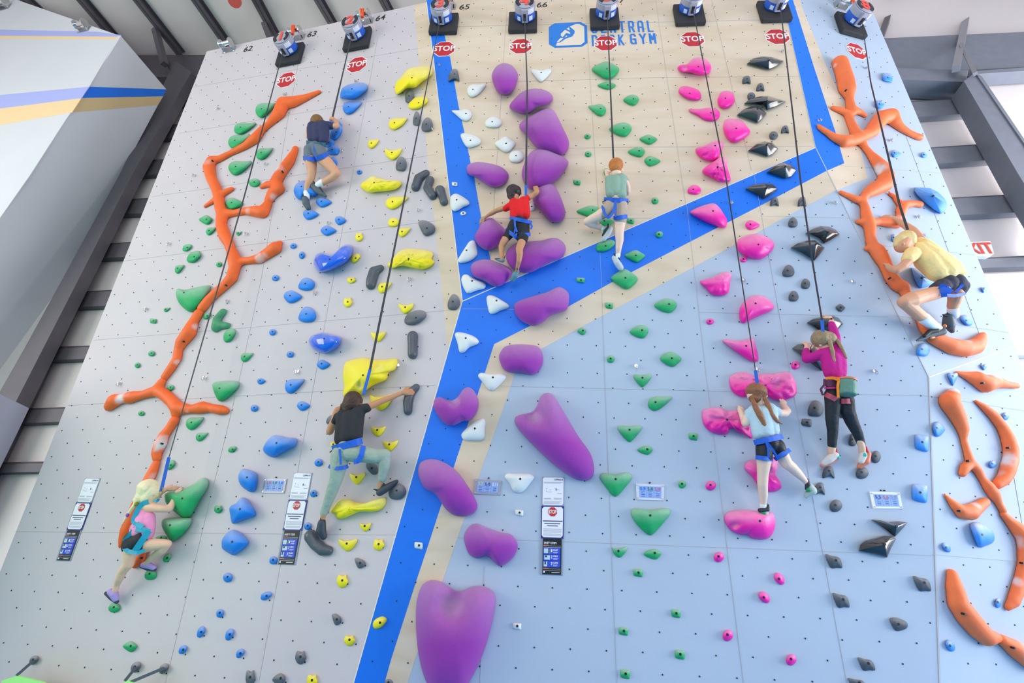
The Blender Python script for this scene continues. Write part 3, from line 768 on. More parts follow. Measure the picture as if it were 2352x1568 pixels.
GP = 'large purple holds'
pd = [('U', (900, 0), [(1010, 568), (1080, 590), (1132, 660), (1125, 745), (1080, 830), (1010, 857), (950, 825), (912, 740), (902, 665), (945, 595)], (1015, 690), .24, 'purple egg-shaped hold, topmost of the purple route, below the STOP sign', ()),
 ('U', (900, 0), [(1060, 960), (1090, 905), (1180, 825), (1285, 797), (1390, 815), (1448, 865), (1440, 910), (1390, 945), (1310, 965), (1250, 1010), (1190, 1027), (1110, 1005)], (1240, 900), .25, 'purple bean-shaped hold crossed by the rope, second from the top', ()),
 ('U', (900, 0), [(1147, 1130), (1170, 1095), (1270, 1030), (1360, 980), (1420, 975), (1470, 1010), (1540, 1150), (1590, 1260), (1590, 1330), (1560, 1380), (1520, 1398), (1430, 1375), (1310, 1335), (1230, 1240), (1160, 1165)], (1400, 1140), .3, 'large purple wedge-shaped hold, third from the top on the wood wall', ()),
 ('U', (900, 0), [(1170, 1560), (1200, 1450), (1245, 1375), (1320, 1340), (1400, 1340), (1490, 1380), (1570, 1430), (1588, 1470), (1540, 1560), (1460, 1640), (1370, 1690), (1260, 1705), (1200, 1660)], (1370, 1480), .3, 'large purple boulder hold above the red-shirted boy', ()),
 ('U', (900, 0), [(672, 1520), (690, 1480), (770, 1458), (880, 1470), (980, 1500), (1040, 1550), (1052, 1590), (1030, 1640), (960, 1685), (890, 1685), (830, 1650), (760, 1600), (690, 1570)], (870, 1560), .22, 'purple oval hold at the right edge of the blue stripe', ()),
 ('U', (900, 400), [(1300, 130), (1340, 85), (1400, 70), (1450, 90), (1500, 160), (1545, 270), (1563, 350), (1540, 410), (1490, 437), (1430, 425), (1370, 370), (1310, 290), (1265, 220)], (1405, 210), .26, 'purple oval hold held by the right hand of the red-shirted boy', ()),
 ('U', (900, 400), [(745, 570), (760, 525), (785, 480), (800, 420), (850, 393), (900, 393), (950, 430), (1000, 475), (1030, 520), (1010, 590), (960, 640), (900, 680), (850, 685), (780, 640)], (880, 510), .25, 'purple rounded hold under the left hand of the red-shirted boy', ()),
 ('U', (900, 400), [(1028, 720), (1050, 670), (1120, 620), (1230, 605), (1350, 595), (1440, 573), (1510, 585), (1560, 640), (1560, 700), (1520, 760), (1440, 790), (1340, 840), (1260, 880), (1180, 885), (1090, 850), (1040, 790)], (1300, 710), .24, "long purple bean hold behind the red-shirted boy's lower leg", ()),
 ('U', (900, 400), [(710, 850), (730, 800), (800, 770), (870, 768), (940, 790), (1020, 820), (1075, 860), (1080, 900), (1030, 970), (960, 1012), (900, 1000), (830, 960), (740, 920)], (890, 870), .22, 'purple hold the red-shirted boy stands on, at the stripe corner', ()),
 ('M', (900, 400), [(1100, 1200), (1110, 1165), (1170, 1130), (1300, 1090), (1400, 1060), (1480, 1020), (1530, 1020), (1590, 1070), (1595, 1160), (1570, 1220), (1500, 1250), (1420, 1280), (1350, 1340), (1270, 1365), (1180, 1330), (1120, 1270)], (1350, 1180), .24, 'long purple bean hold across the diagonal blue stripe', ()),
 ('M', (900, 800), [(965, 80), (980, 30), (1010, -10), (1060, -30), (1140, -38), (1220, -35), (1310, -20), (1350, 30), (1363, 100), (1345, 170), (1300, 225), (1240, 240), (1170, 220), (1060, 215), (1000, 180)], (1160, 80), .22, 'purple rounded hold at the inside corner of the wood stripe', ()),
 ('M', (900, 800), [(375, 520), (385, 460), (430, 437), (490, 460), (540, 468), (590, 440), (640, 370), (690, 348), (740, 380), (775, 450), (780, 520), (750, 600), (700, 650), (640, 655), (590, 680), (530, 698), (470, 670), (410, 600)], (600, 560), .22, 'purple kidney-shaped hold on the vertical blue stripe', [(1043, 918, 14, .05)]),
 ('M', (900, 800), [(1103, 650), (1120, 610), (1180, 590), (1260, 570), (1310, 510), (1340, 430), (1390, 400), (1440, 410), (1500, 490), (1590, 640), (1680, 790), (1780, 930), (1815, 1030), (1820, 1120), (1780, 1180), (1710, 1190), (1620, 1160), (1450, 1040), (1280, 880), (1150, 740)], (1460, 760), .3, 'very large slanting purple hold with a scooped top, on grey wall', [(1228, 955, 19, .17)]),
 ('M', (900, 800), [(235, 1100), (255, 1030), (320, 998), (400, 1000), (500, 1040), (590, 1110), (680, 1230), (750, 1350), (770, 1420), (740, 1480), (660, 1512), (560, 1500), (490, 1450), (440, 1380), (390, 1310), (300, 1260), (250, 1180)], (500, 1230), .26, 'long purple hold slanting across the stripes beside the 5.10 route card', ()),
 ('M', (900, 1168), [(650, 280), (660, 210), (710, 150), (770, 133), (840, 165), (930, 195), (1000, 215), (1060, 225), (1110, 270), (1133, 330), (1110, 410), (1050, 480), (980, 517), (930, 490), (880, 440), (830, 432), (760, 445), (690, 400)], (890, 310), .2, 'purple peanut-shaped hold, left of the central safety board', ()),
 ('M', (900, 1168), [(215, 950), (235, 780), (280, 680), (350, 642), (430, 650), (500, 690), (570, 735), (640, 738), (720, 700), (800, 692), (880, 720), (925, 770), (932, 860), (900, 1040), (850, 1220), (790, 1380), (720, 1520), (620, 1680), (480, 1700), (360, 1640), (280, 1480), (230, 1240)], (570, 1060), .33, 'biggest purple hold, heart-shaped, at the bottom edge of the photo', [(1036, 1388, 34, .20)])]
for f, o_, pts, pk, hh, lab, dn in pd:
    big(f, 'purple', o_, pts, pk, hh, lab, GP, dents=dn, bolt=False, top_chalk=.55, nr=16, pw=.92)
GW = 'white holds'
route('U', 'white', 'the white route', GW, """
1219 158 1267 188 tri
1073 193 1117 223 dropR
1038 249 1084 278 dropL
1112 268 1153 293 bell
1058 306 1103 338 wedge
1136 313 1184 351 lens
1168 345 1204 374 nub
1038 418 1051 428 sq
1032 445 1078 486 skip
1057 485 1071 495 nub
1213 466 1230 485 nub
1051 552 1098 604 skip
1059 630 1116 675 skip
1117 677 1169 722 skip M
1044 762 1100 810 skip M
1098 856 1162 896 skip M
1059 960 1116 1013 skip M
1159 1086 1227 1133 skip M
1183 1170 1202 1185 sq M
952 1244 971 1262 sq M
1177 1430 1197 1446 sq M
""")
for f, o_, pts, pk, lab in [
 ('U', (900, 400), [(520, 250), (530, 200), (570, 175), (620, 190), (690, 240), (695, 275), (640, 300), (600, 325), (565, 335), (535, 310)], (583, 230), 'white triangular hold on the blue stripe, with a tiny white one below'),
 ('U', (900, 400), [(595, 770), (610, 740), (660, 660), (700, 605), (740, 597), (760, 630), (772, 700), (760, 740), (700, 785), (640, 800), (605, 795)], (672, 684), 'white triangular hold on the blue stripe left of a purple hold'),
 ('U', (900, 400), [(625, 950), (640, 910), (680, 903), (740, 940), (830, 975), (848, 1000), (830, 1030), (760, 1050), (700, 1073), (670, 1065), (640, 1010)], (722, 960), 'white triangular hold just above the corner of the blue stripes'),
 ('M', (900, 400), [(853, 1110), (880, 1088), (930, 1100), (1000, 1140), (1050, 1175), (1050, 1205), (980, 1230), (920, 1258), (880, 1250), (860, 1180)], (942, 1137), 'white triangular hold on the blue stripe left of the long purple bean'),
 ('M', (900, 400), [(567, 1445), (590, 1422), (660, 1430), (740, 1460), (783, 1500), (770, 1530), (700, 1560), (650, 1605), (610, 1600), (590, 1520)], (665, 1475), 'white triangular hold on the blue stripe just below the corner'),
 ('M', (900, 800), [(777, 250), (800, 220), (860, 225), (920, 228), (990, 225), (1028, 250), (1010, 290), (950, 350), (910, 378), (870, 370), (820, 310)], (910, 260), 'white triangular hold across the inner edge of the blue and wood stripes'),
 ('M', (900, 800), [(625, 780), (650, 740), (700, 690), (760, 650), (820, 630), (845, 660), (840, 740), (835, 800), (800, 830), (720, 830), (650, 825)], (747, 720), 'white triangular hold on the wood stripe, pointing up right'),
 ('M', (900, 800), [(1015, 1160), (1040, 1125), (1110, 1125), (1180, 1125), (1250, 1128), (1282, 1160), (1250, 1210), (1190, 1280), (1140, 1303), (1090, 1280), (1060, 1220)], (1156, 1173), 'large white triangular hold between the 5.10 card and the safety board')]:
    big(f, 'white', o_, pts, pk, .085, lab, GW)
route('U', 'green', 'the centre green route', 'green holds of the centre route', """
1359 140 1423 183 lens
1372 187 1415 206 lens
1432 217 1467 242 tearL
1351 238 1392 266 dropL
1399 281 1451 313 tearL
1342 307 1357 319 nub
1469 309 1509 332 lens
1343 347 1359 360 nub
1442 337 1482 360 tearL
1480 358 1517 381 tear
1386 386 1400 403 nub
1317 412 1333 425 sq
1325 472 1381 498 tearL
1376 499 1411 519 tear
1496 453 1513 468 nub
1440 500 1457 514 sq
1368 550 1412 579 eggR M
1505 531 1523 546 nub M
1434 574 1482 603 lens M
1403 618 1464 665 lens M
1324 637 1343 650 sq M
1390 694 1408 709 sq M
1503 685 1555 718 tearL M
1326 752 1346 769 tearL M
1446 746 1490 776 tearL M
1394 816 1412 833 nub M
1515 807 1566 843 lens M
1454 859 1497 889 tri M
1489 910 1544 943 dropR M
1418 976 1474 1014 tri M
1582 993 1602 1011 sq M
1464 1023 1499 1044 tearL M
1376 1085 1452 1139 tri M
1558 1103 1576 1121 nub M
1448 1166 1539 1229 tri M
1406 1256 1440 1280 cup M
1478 1260 1518 1284 tearL M
1455 1306 1476 1325 sq M
1542 1399 1563 1419 sq M
1421 1440 1443 1459 sq M
1550 1492 1573 1514 sq M
1425 1537 1447 1559 sq M
""")
GPK = 'pink holds'
route('U', 'pink', 'the pink route', GPK, """
1556 131 1634 173 skip
1560 198 1611 231 eggL
1647 208 1688 249 nub
1582 246 1655 278 dropL | pink fin-shaped hold pointing left, fourth from the top of the pink route
1661 272 1724 327 skip
1596 322 1661 370 skip
1612 359 1679 418 skip
1578 425 1610 446 bell
1585 467 1671 523 skip
1712 506 1745 528 tear M
1692 536 1779 596 skip M
1699 589 1717 602 nub M
1608 624 1681 680 skip M
1698 678 1779 743 skip M
1622 731 1640 745 nub M
1660 775 1743 831 skip M
1817 829 1838 848 nub M
1675 852 1830 921 skip M
1613 933 1729 1007 skip M
1709 1047 1796 1129 skip M
1620 1104 1645 1126 nub M
1663 1170 1781 1239 skip M
1639 1267 1663 1291 nub M
1778 1315 1802 1343 eggL M
1742 1358 1768 1385 eggL M
1659 1446 1684 1472 nub M
1805 1502 1830 1528 nub M
""")
for f, o_, pts, pk, hh, lab, kw in [
 ('U', (1400, 0), [(613, 610), (640, 585), (700, 575), (750, 530), (800, 515), (860, 530), (905, 570), (915, 620), (890, 665), (820, 678), (770, 670), (720, 655), (650, 650)], (800, 600), .16, 'pink two-lobed hold, topmost of the pink route, crossed by the rope', dict(dents=[(1573, 157, 5, .05)])),
 ('U', (1400, 0), [(1025, 1120), (1050, 1075), (1110, 1067), (1190, 1085), (1240, 1140), (1268, 1185), (1230, 1230), (1150, 1278), (1100, 1278), (1050, 1230), (1028, 1170)], (1140, 1155), .13, 'smooth pink rounded triangular hold right of the rope, on wood wall', {}),
 ('U', (1400, 0), [(775, 1340), (830, 1320), (900, 1290), (960, 1263), (1020, 1280), (1015, 1340), (990, 1400), (930, 1450), (860, 1440), (800, 1400)], (950, 1310), .14, 'pink pitted-top hold, upper of the pair above the diagonal stripe', dict(rough=.02)),
 ('U', (1400, 0), [(835, 1535), (880, 1490), (940, 1450), (1000, 1410), (1050, 1430), (1060, 1500), (1090, 1600), (1080, 1630), (1000, 1640), (920, 1600), (860, 1570)], (975, 1500), .15, 'pink pitted-top hold, lower of the pair above the diagonal stripe', dict(rough=.025)),
 ('M', (1400, 400), [(725, 340), (770, 310), (860, 275), (940, 262), (990, 300), (1030, 360), (1058, 410), (1050, 470), (1010, 483), (940, 460), (840, 420), (750, 370)], (932, 330), .16, 'large smooth pink hold on the diagonal blue stripe', {}),
 ('M', (1400, 400), [(1145, 640), (1160, 590), (1230, 555), (1320, 535), (1400, 555), (1470, 600), (1483, 640), (1460, 690), (1390, 750), (1320, 767), (1240, 745), (1170, 700)], (1340, 632), .17, 'large round pink hold below the wood stripe, right of the rope', dict(dents=[(1760, 572, 5, .03)])),
 ('M', (1400, 400), [(817, 960), (870, 945), (950, 920), (1010, 885), (1070, 880), (1098, 910), (1085, 970), (1075, 1050), (1040, 1085), (970, 1098), (910, 1075), (860, 1020), (825, 990)], (1015, 950), .14, 'pink bucket-like hold with pitted top, left of the rope', dict(rough=.015)),
 ('M', (1400, 400), [(1168, 1260), (1180, 1190), (1230, 1130), (1300, 1092), (1370, 1090), (1440, 1130), (1483, 1190), (1450, 1230), (1360, 1270), (1270, 1310), (1210, 1342), (1180, 1320)], (1315, 1162), .16, 'large smooth pink oval hold right of rope, mid-height grey wall', {}),
 ('M', (1400, 400), [(1018, 1500), (1060, 1485), (1150, 1500), (1230, 1490), (1290, 1470), (1315, 1530), (1340, 1640), (1335, 1680), (1290, 1690), (1200, 1640), (1100, 1570)], (1230, 1545), .13, 'pink fin-shaped hold above the large shell-like pink hold', {}),
 ('M', (1400, 800), [(1077, 270), (1100, 240), (1160, 215), (1240, 215), (1300, 250), (1380, 225), (1480, 225), (1560, 212), (1620, 215), (1660, 270), (1685, 350), (1675, 420), (1620, 450), (1530, 472), (1450, 450), (1400, 400), (1330, 380), (1250, 430), (1180, 435), (1110, 390), (1080, 320)], (1410, 320), .13, "biggest pink shell-like hold above the pigtailed girl's head", dict(rough=.035, dents=[(1785, 885, 9, .05), (1730, 868, 9, .03)])),
 ('M', (1400, 800), [(835, 560), (870, 545), (920, 530), (1000, 530), (1060, 560), (1130, 555), (1200, 580), (1280, 660), (1285, 740), (1280, 812), (1210, 770), (1160, 760), (1120, 720), (1080, 730), (1060, 770), (980, 775), (890, 735), (840, 660)], (1060, 640), .13, "pink shell-like hold gripped by the pigtailed girl's left hand", dict(rough=.035, dents=[(1690, 965, 8, .04)])),
 ('M', (1400, 800), [(1212, 1060), (1250, 1010), (1320, 1005), (1400, 985), (1480, 970), (1515, 1010), (1510, 1090), (1495, 1130), (1540, 1210), (1548, 1250), (1500, 1285), (1430, 1290), (1350, 1250), (1290, 1160), (1230, 1100)], (1400, 1110), .13, "pink rocky hold behind the pigtailed girl's thighs", dict(rough=.02)),
 ('M', (1400, 1168), [(1032, 80), (1060, 35), (1130, 15), (1230, 10), (1320, 15), (1400, 25), (1470, 40), (1493, 110), (1480, 200), (1430, 265), (1350, 278), (1280, 265), (1240, 235), (1180, 235), (1100, 200), (1050, 140)], (1355, 110), .17, "big pink hold under the pigtailed girl's standing foot", dict(dents=[(1688, 1207, 7, .06)]))]:
    big(f, 'pink', o_, pts, pk, hh, lab, GPK, **kw)
GBK = 'glossy black faceted holds'
for f, o_, pts, pk, hh, lab in [
 ('U', (1400, 0), [(1235, 573), (1290, 525), (1370, 505), (1460, 510), (1530, 535), (1570, 548), (1500, 600), (1433, 630), (1330, 600)], (1435, 540), .16, 'glossy black faceted hold, topmost, right under the STOP sign'),
 ('U', (1400, 0), [(1210, 932), (1260, 890), (1350, 865), (1430, 862), (1520, 890), (1587, 912), (1510, 955), (1418, 995), (1390, 950), (1300, 935)], (1420, 905), .16, 'glossy black winged hold, upper of an overlapping pair on wood'),
 ('U', (1400, 0), [(1145, 1035), (1200, 985), (1280, 955), (1345, 953), (1417, 1020), (1375, 1070), (1333, 1110), (1240, 1070)], (1335, 975), .17, 'glossy black faceted hold, lower of an overlapping pair on wood'),
 ('U', (1400, 0), [(1245, 1357), (1320, 1295), (1400, 1270), (1470, 1285), (1520, 1335), (1470, 1390), (1418, 1413), (1330, 1380)], (1418, 1300), .16, 'glossy black faceted hold on wood just above the diagonal stripe'),
 ('M', (1400, 0), [(1415, 1550), (1480, 1495), (1570, 1463), (1640, 1475), (1687, 1530), (1640, 1590), (1585, 1610), (1500, 1580)], (1585, 1495), .16, 'glossy black hold on the blue stripe beside the rope'),
 ('M', (1400, 400), [(1223, 130), (1290, 95), (1400, 75), (1470, 85), (1517, 130), (1460, 180), (1388, 225), (1300, 170)], (1415, 120), .16, 'glossy black hold on the blue stripe, lower left of the other'),
 ('M', (1400, 400), [(1762, 530), (1830, 490), (1900, 465), (1980, 470), (2040, 500), (2075, 540), (2000, 590), (1930, 627), (1890, 580), (1800, 540)], (1970, 520), .17, 'glossy black hold, upper of overlapping pair below the wood stripe'),
 ('M', (1400, 400), [(1630, 660), (1690, 620), (1780, 595), (1850, 592), (1940, 660), (1890, 730), (1843, 782), (1730, 710)], (1860, 628), .18, 'glossy black hold, lower of overlapping pair below the wood stripe'),
 ('M', (1400, 400), [(1775, 1335), (1830, 1300), (1920, 1280), (2020, 1272), (2060, 1290), (2107, 1345), (2050, 1410), (1990, 1440), (1900, 1420), (1830, 1370)], (2000, 1300), .16, "glossy black hold under the magenta girl's raised right hand"),
 ('M', (0, 0), [(x * 3.92, y * 3.92) for x, y in ((1819, 799), (1832, 790), (1860, 787), (1885, 805), (1905, 840), (1888, 853), (1868, 838), (1845, 820))], (1862 * 3.92, 806 * 3.92), .15, "black hold under the magenta girl's left hand"),
 ('M', (1752, 1168), [(977, 95), (1060, 100), (1130, 118), (1220, 110), (1307, 122), (1270, 170), (1190, 255), (1120, 200)], (1205, 160), .12, 'glossy black bird-shaped hold below the right route card'),
 ('M', (1752, 1168), [(862, 380), (875, 320), (920, 285), (1000, 265), (1090, 240), (1160, 245), (1205, 268), (1160, 350), (1120, 443), (990, 410)], (1100, 320), .17, 'largest glossy black hold, under the bird-shaped one')]:
    big(f, 'black', o_, pts, pk, hh, lab, GBK, facet=True, top_chalk=.5)
route('M', 'dark', 'right side charcoal route', 'charcoal holds on the right', """
1705 174 1725 193 paw U
1737 191 1756 210 paw U
1716 212 1735 229 nub U
1794 288 1813 307 paw U
1766 301 1787 321 nub U
1769 453 1790 474 paw
1832 452 1853 475 paw
1809 499 1832 522 bell
1796 609 1825 636 bell
1839 640 1861 663 bell
1810 668 1834 692 bell
1919 698 1941 716 lens
1854 920 1891 957 bell
1841 961 1864 980 sq
1927 932 1942 960 nub
1948 996 1968 1024 bell
2000 1035 2023 1063 nub
1889 1070 1917 1099 paw
1965 1072 1995 1100 nub
1870 1108 1896 1137 paw
1905 1147 1934 1176 nub
1896 1272 1935 1304 kite
2098 1322 2139 1357 kite
1912 1361 1952 1395 kite
2044 1418 2084 1448 wedge
1970 1509 2010 1540 kite
1948 1557 1990 1580 kite
""")
route('R', 'sky', "the right wall's blue route", 'blue holds on the right walls', """
2026 168 2050 189 sq
2008 230 2032 249 hook
2047 344 2069 361 tear
2115 349 2130 362 nub
2047 537 2059 556 nub
2116 536 2132 550 nub
2156 567 2168 581 nub
2253 659 2266 672 tri
2206 723 2234 748 eggL
2103 788 2136 818 bell
2177 855 2201 885 tri S
2252 836 2268 850 tri S
2301 947 2318 965 nub S
2142 968 2171 1003 tear S
2101 997 2133 1037 sq M
2271 1057 2289 1075 nub S
2094 1111 2130 1154 sq M
2230 1199 2283 1256 wedge S
2164 1246 2184 1268 eggL S
2285 1373 2300 1396 nub S
2172 1469 2194 1496 eggL S
""")
GSB = 'blue holds on the right walls'
big('R', 'sky', (1752, 400), [(1362, 150), (1370, 118), (1440, 120), (1510, 125), (1580, 160), (1640, 220), (1660, 270), (1640, 330), (1605, 357), (1540, 320), (1440, 240), (1390, 190)], (1540, 190), .2, 'large blue faceted hold near the right wall edge', GSB, facet=True, top_chalk=.3)
big('R', 'sky', (1752, 400), [(1337, 840), (1390, 845), (1450, 900), (1530, 960), (1520, 1000), (1430, 1030), (1390, 1000), (1355, 920)], (1440, 930), .14, "blue blade-like hold under the yellow-shirted boy's chest", GSB, facet=True, top_chalk=1.0)
# ---- orange branches
GO = 'orange branch holds'
def omat(name, P, sp):
    return mat(name, 'FF6C28' if P is L_ else 'FF7A40', .55, bump=.12, bscale=120, var=.12, vscale=4, spots=[(P.at(x, y, .06), r * 1.15 * mpp(P.at(x, y)), a) for x, y, r, a in sp])  # paler orange off the left wall puts haze into the colour
ob = [
 (L_, [[(734, 212, 5), (705, 225, 8), (675, 236, 13), (652, 239, 15), (642, 262, 14), (618, 287, 8), (602, 300, 9), (587, 320, 12), (565, 336, 9), (530, 353, 7), (505, 366, 8), (487, 370, 11), (481, 385, 13), (486, 410, 11), (497, 432, 11), (503, 452, 11), (507, 478, 12), (512, 492, 13), (509, 518, 12), (517, 543, 13), (527, 560, 11), (532, 575, 11)],
       [(533, 435, 6), (515, 444, 8), (503, 450, 9)], [(472, 474, 4.5), (490, 463, 6.5), (503, 455, 9)], [(513, 492, 12), (540, 490, 8), (565, 485, 9), (590, 486, 13), (605, 488, 14), (616, 470, 10)]],
  [(655, 232, 12, .8), (480, 378, 12, .6), (573, 484, 10, .5)], 'long orange branch, highest of the left wall, reaching from STOP sign down'),
 (L_, [[(618, 462, 10), (628, 445, 13), (640, 436, 14), (634, 420, 13), (648, 395, 13), (665, 373, 12), (677, 350, 8), (679, 342, 7)], [(634, 424, 10), (615, 424, 8), (602, 430, 5.5)]], [(640, 392, 16, 1), (650, 378, 10, .9), (628, 452, 9, .5)], 'short orange branch with chalky middle, left of the navy-shirted boy'),
 (L_, [[(534, 580, 12), (541, 600, 15), (541, 615, 13), (533, 640, 13), (518, 656, 11), (498, 673, 11), (480, 690, 11), (466, 708, 11)], [(543, 607, 12), (560, 600, 9), (578, 598, 9), (599, 594, 12), (619, 581, 13), (633, 571, 15), (643, 559, 7)]], [(598, 592, 12, .9), (610, 585, 9, .6)], 'orange branch fork with a paddle-shaped arm pointing right, mid left wall'),
 (L_, [[(458, 720, 11), (447, 738, 11), (441, 752, 14), (436, 765, 16), (420, 785, 14), (411, 803, 10), (408, 825, 10), (395, 845, 10), (380, 866, 9)]], [(448, 750, 9, .6), (408, 833, 9, .7)], 'straight orange branch section between the fork and the cross'),
 (L_, [[(374, 876, 9), (362, 897, 13), (330, 907, 10), (300, 913, 14), (285, 915, 11), (265, 921, 16), (254, 932, 12), (247, 940, 5)], [(362, 897, 13), (380, 907, 13), (398, 924, 13), (409, 938, 15), (440, 940, 10), (465, 936, 14), (485, 937, 10), (510, 942, 11), (520, 944, 8)], [(409, 938, 14), (406, 950, 11)]], [(281, 914, 16, 1), (430, 945, 6, .3), (300, 908, 8, .7)], 'orange branch cross with two long side arms'),
 (L_, [[(402, 966, 11), (392, 982, 10), (378, 1001, 12), (370, 1020, 14), (362, 1040, 12), (362, 1052, 10)]], [(372, 1020, 20, 1)], 'orange branch section with a big white chalk patch'),
 (L_, [[(360, 1064, 9), (354, 1080, 11), (343, 1102, 12), (334, 1125, 14), (318, 1160, 14), (303, 1190, 13), (290, 1218, 12), (281, 1240, 8), (277, 1254, 5)]], [(350, 1095, 10, .5)], "orange branch running down behind the blonde girl's shoulder"),
 (L_, [[(331, 1266, 10), (322, 1283, 13), (312, 1296, 9)]], [], "small orange branch end seen between the blonde girl's legs"),
 (R_, [[(1928, 147, 17), (1934, 166, 17), (1941, 190, 18), (1944, 208, 18), (1950, 230, 9), (1953, 250, 11), (1956, 258, 11)], [(1956, 254, 11), (1972, 258, 8), (1985, 266, 6)], [(1950, 264, 9), (1927, 254, 8), (1912, 249, 6)], [(1947, 268, 9), (1957, 292, 10), (1964, 306, 12), (1971, 318, 15), (1950, 325, 13), (1935, 326, 14), (1915, 318, 10), (1900, 307, 8), (1884, 296, 7), (1879, 290, 5)],
       [(1975, 315, 13), (1992, 309, 12), (2003, 300, 15), (2012, 286, 15), (2025, 271, 16), (2044, 268, 17), (2052, 280, 14), (2065, 293, 10), (2085, 306, 8), (2105, 315, 8), (2112, 316, 8)], [(1971, 318, 13), (1985, 340, 8), (1997, 355, 9), (2010, 371, 13), (2025, 390, 17), (2034, 408, 17), (2030, 424, 17), (2005, 436, 15), (1988, 447, 10)]],
  [(2045, 262, 12, .9), (1925, 206, 6, .9), (2022, 390, 15, 1), (1918, 150, 6, .5), (1950, 318, 8, .5)], 'big orange branch at the top of the right wall, right of blue stripe'),
 (R_, [[(1930, 443, 6), (1946, 450, 7), (1964, 459, 9), (1978, 462, 10), (1985, 477, 10), (1988, 495, 12), (1992, 512, 14), (1997, 528, 13), (1997, 545, 11), (2002, 565, 13), (2012, 577, 17), (2020, 590, 17), (2032, 610, 15), (2038, 625, 14), (2045, 640, 15), (2058, 655, 16), (2072, 660, 15), (2080, 680, 11), (2092, 697, 10), (2104, 714, 8), (2112, 735, 10), (2122, 757, 12), (2142, 777, 16), (2180, 795, 19), (2210, 801, 19), (2238, 796, 17), (2250, 781, 13), (2257, 770, 8)],
       [(1978, 460, 10), (1988, 448, 9)], [(1970, 510, 7), (1985, 512, 11)], [(1990, 572, 7), (2004, 573, 10)], [(1992, 512, 12), (2015, 510, 9), (2035, 512, 11), (2058, 515, 11), (2066, 500, 9), (2068, 485, 11), (2076, 471, 10), (2095, 468, 8), (2112, 470, 8)], [(2068, 472, 9), (2052, 452, 6), (2043, 446, 5)]],
  [(2110, 640, 1, 0), (2215, 792, 16, .8), (2172, 775, 10, .6), (2060, 495, 12, .4)], 'orange branch the yellow-shirted boy is climbing'),
 (S_, [[(2195, 855, 4), (2215, 862, 9), (2243, 871, 18), (2259, 881, 20), (2285, 876, 15), (2310, 883, 9), (2334, 886, 7)]], [(2280, 862, 16, 1)], 'leaf-shaped orange hold just below the right wall ridge'),
 (S_, [[(2188, 905, 14), (2178, 925, 22), (2196, 957, 18), (2208, 983, 14), (2211, 1008, 8), (2219, 1037, 9), (2226, 1060, 11), (2242, 1078, 11), (2253, 1098, 9), (2267, 1116, 13), (2279, 1133, 14), (2291, 1154, 9), (2301, 1172, 9)], [(2226, 1064, 10), (2213, 1076, 11), (2208, 1087, 9)]], [(2190, 893, 12, 1)], 'long orange branch down the lower right wall'),
 (S_, [[(2262, 1152, 10), (2243, 1165, 13), (2226, 1176, 17), (2206, 1175, 15), (2190, 1160, 11), (2178, 1147, 7), (2168, 1135, 4)]], [(2240, 1158, 12, .6)], 'orange crescent branch curling left on the lower right wall'),
 (S_, [[(2240, 922, 5), (2258, 935, 9), (2280, 955, 12), (2299, 980, 13), (2311, 1005, 15), (2318, 1030, 16), (2318, 1055, 16), (2311, 1080, 16), (2302, 1100, 14), (2288, 1112, 11)]], [(2306, 1050, 22, 1), (2295, 1080, 12, .9)], 'big orange arc hold with chalky inner edge, right photo edge'),
 (S_, [[(2303, 1182, 9), (2318, 1198, 12), (2334, 1214, 17), (2350, 1232, 20), (2354, 1262, 18), (2350, 1295, 14), (2344, 1325, 14), (2335, 1352, 14), (2325, 1380, 13), (2312, 1394, 8)]], [(2335, 1245, 16, 1), (2335, 1330, 14, .9)], 'orange hook-shaped hold cut by the right photo edge'),
 (S_, [[(2185, 1320, 13), (2190, 1350, 19), (2197, 1385, 22), (2216, 1412, 24), (2240, 1440, 23), (2262, 1460, 20), (2288, 1463, 11)]], [], 'thick smooth orange hold, lowest on the right wall'),
 (S_, [[(2300, 1470, 13), (2330, 1490, 20), (2365, 1512, 24)]], [(2345, 1490, 20, .4)], 'pale orange hold at the lower right photo corner')]
for i, (P, ch, sp, lab) in enumerate(ob):
    branch('branch_hold', P, ch, omat('orange_chalked_%d' % i, P, sp), lab, 'climbing hold', GO, vox=.016, flat=.3, it=6, bolts=[(ch[0][len(ch[0]) // 2][0], ch[0][len(ch[0]) // 2][1] - 2, ch[0][len(ch[0]) // 2][2] * mpp(P.at(ch[0][0][0], ch[0][0][1])) * 1.22)])
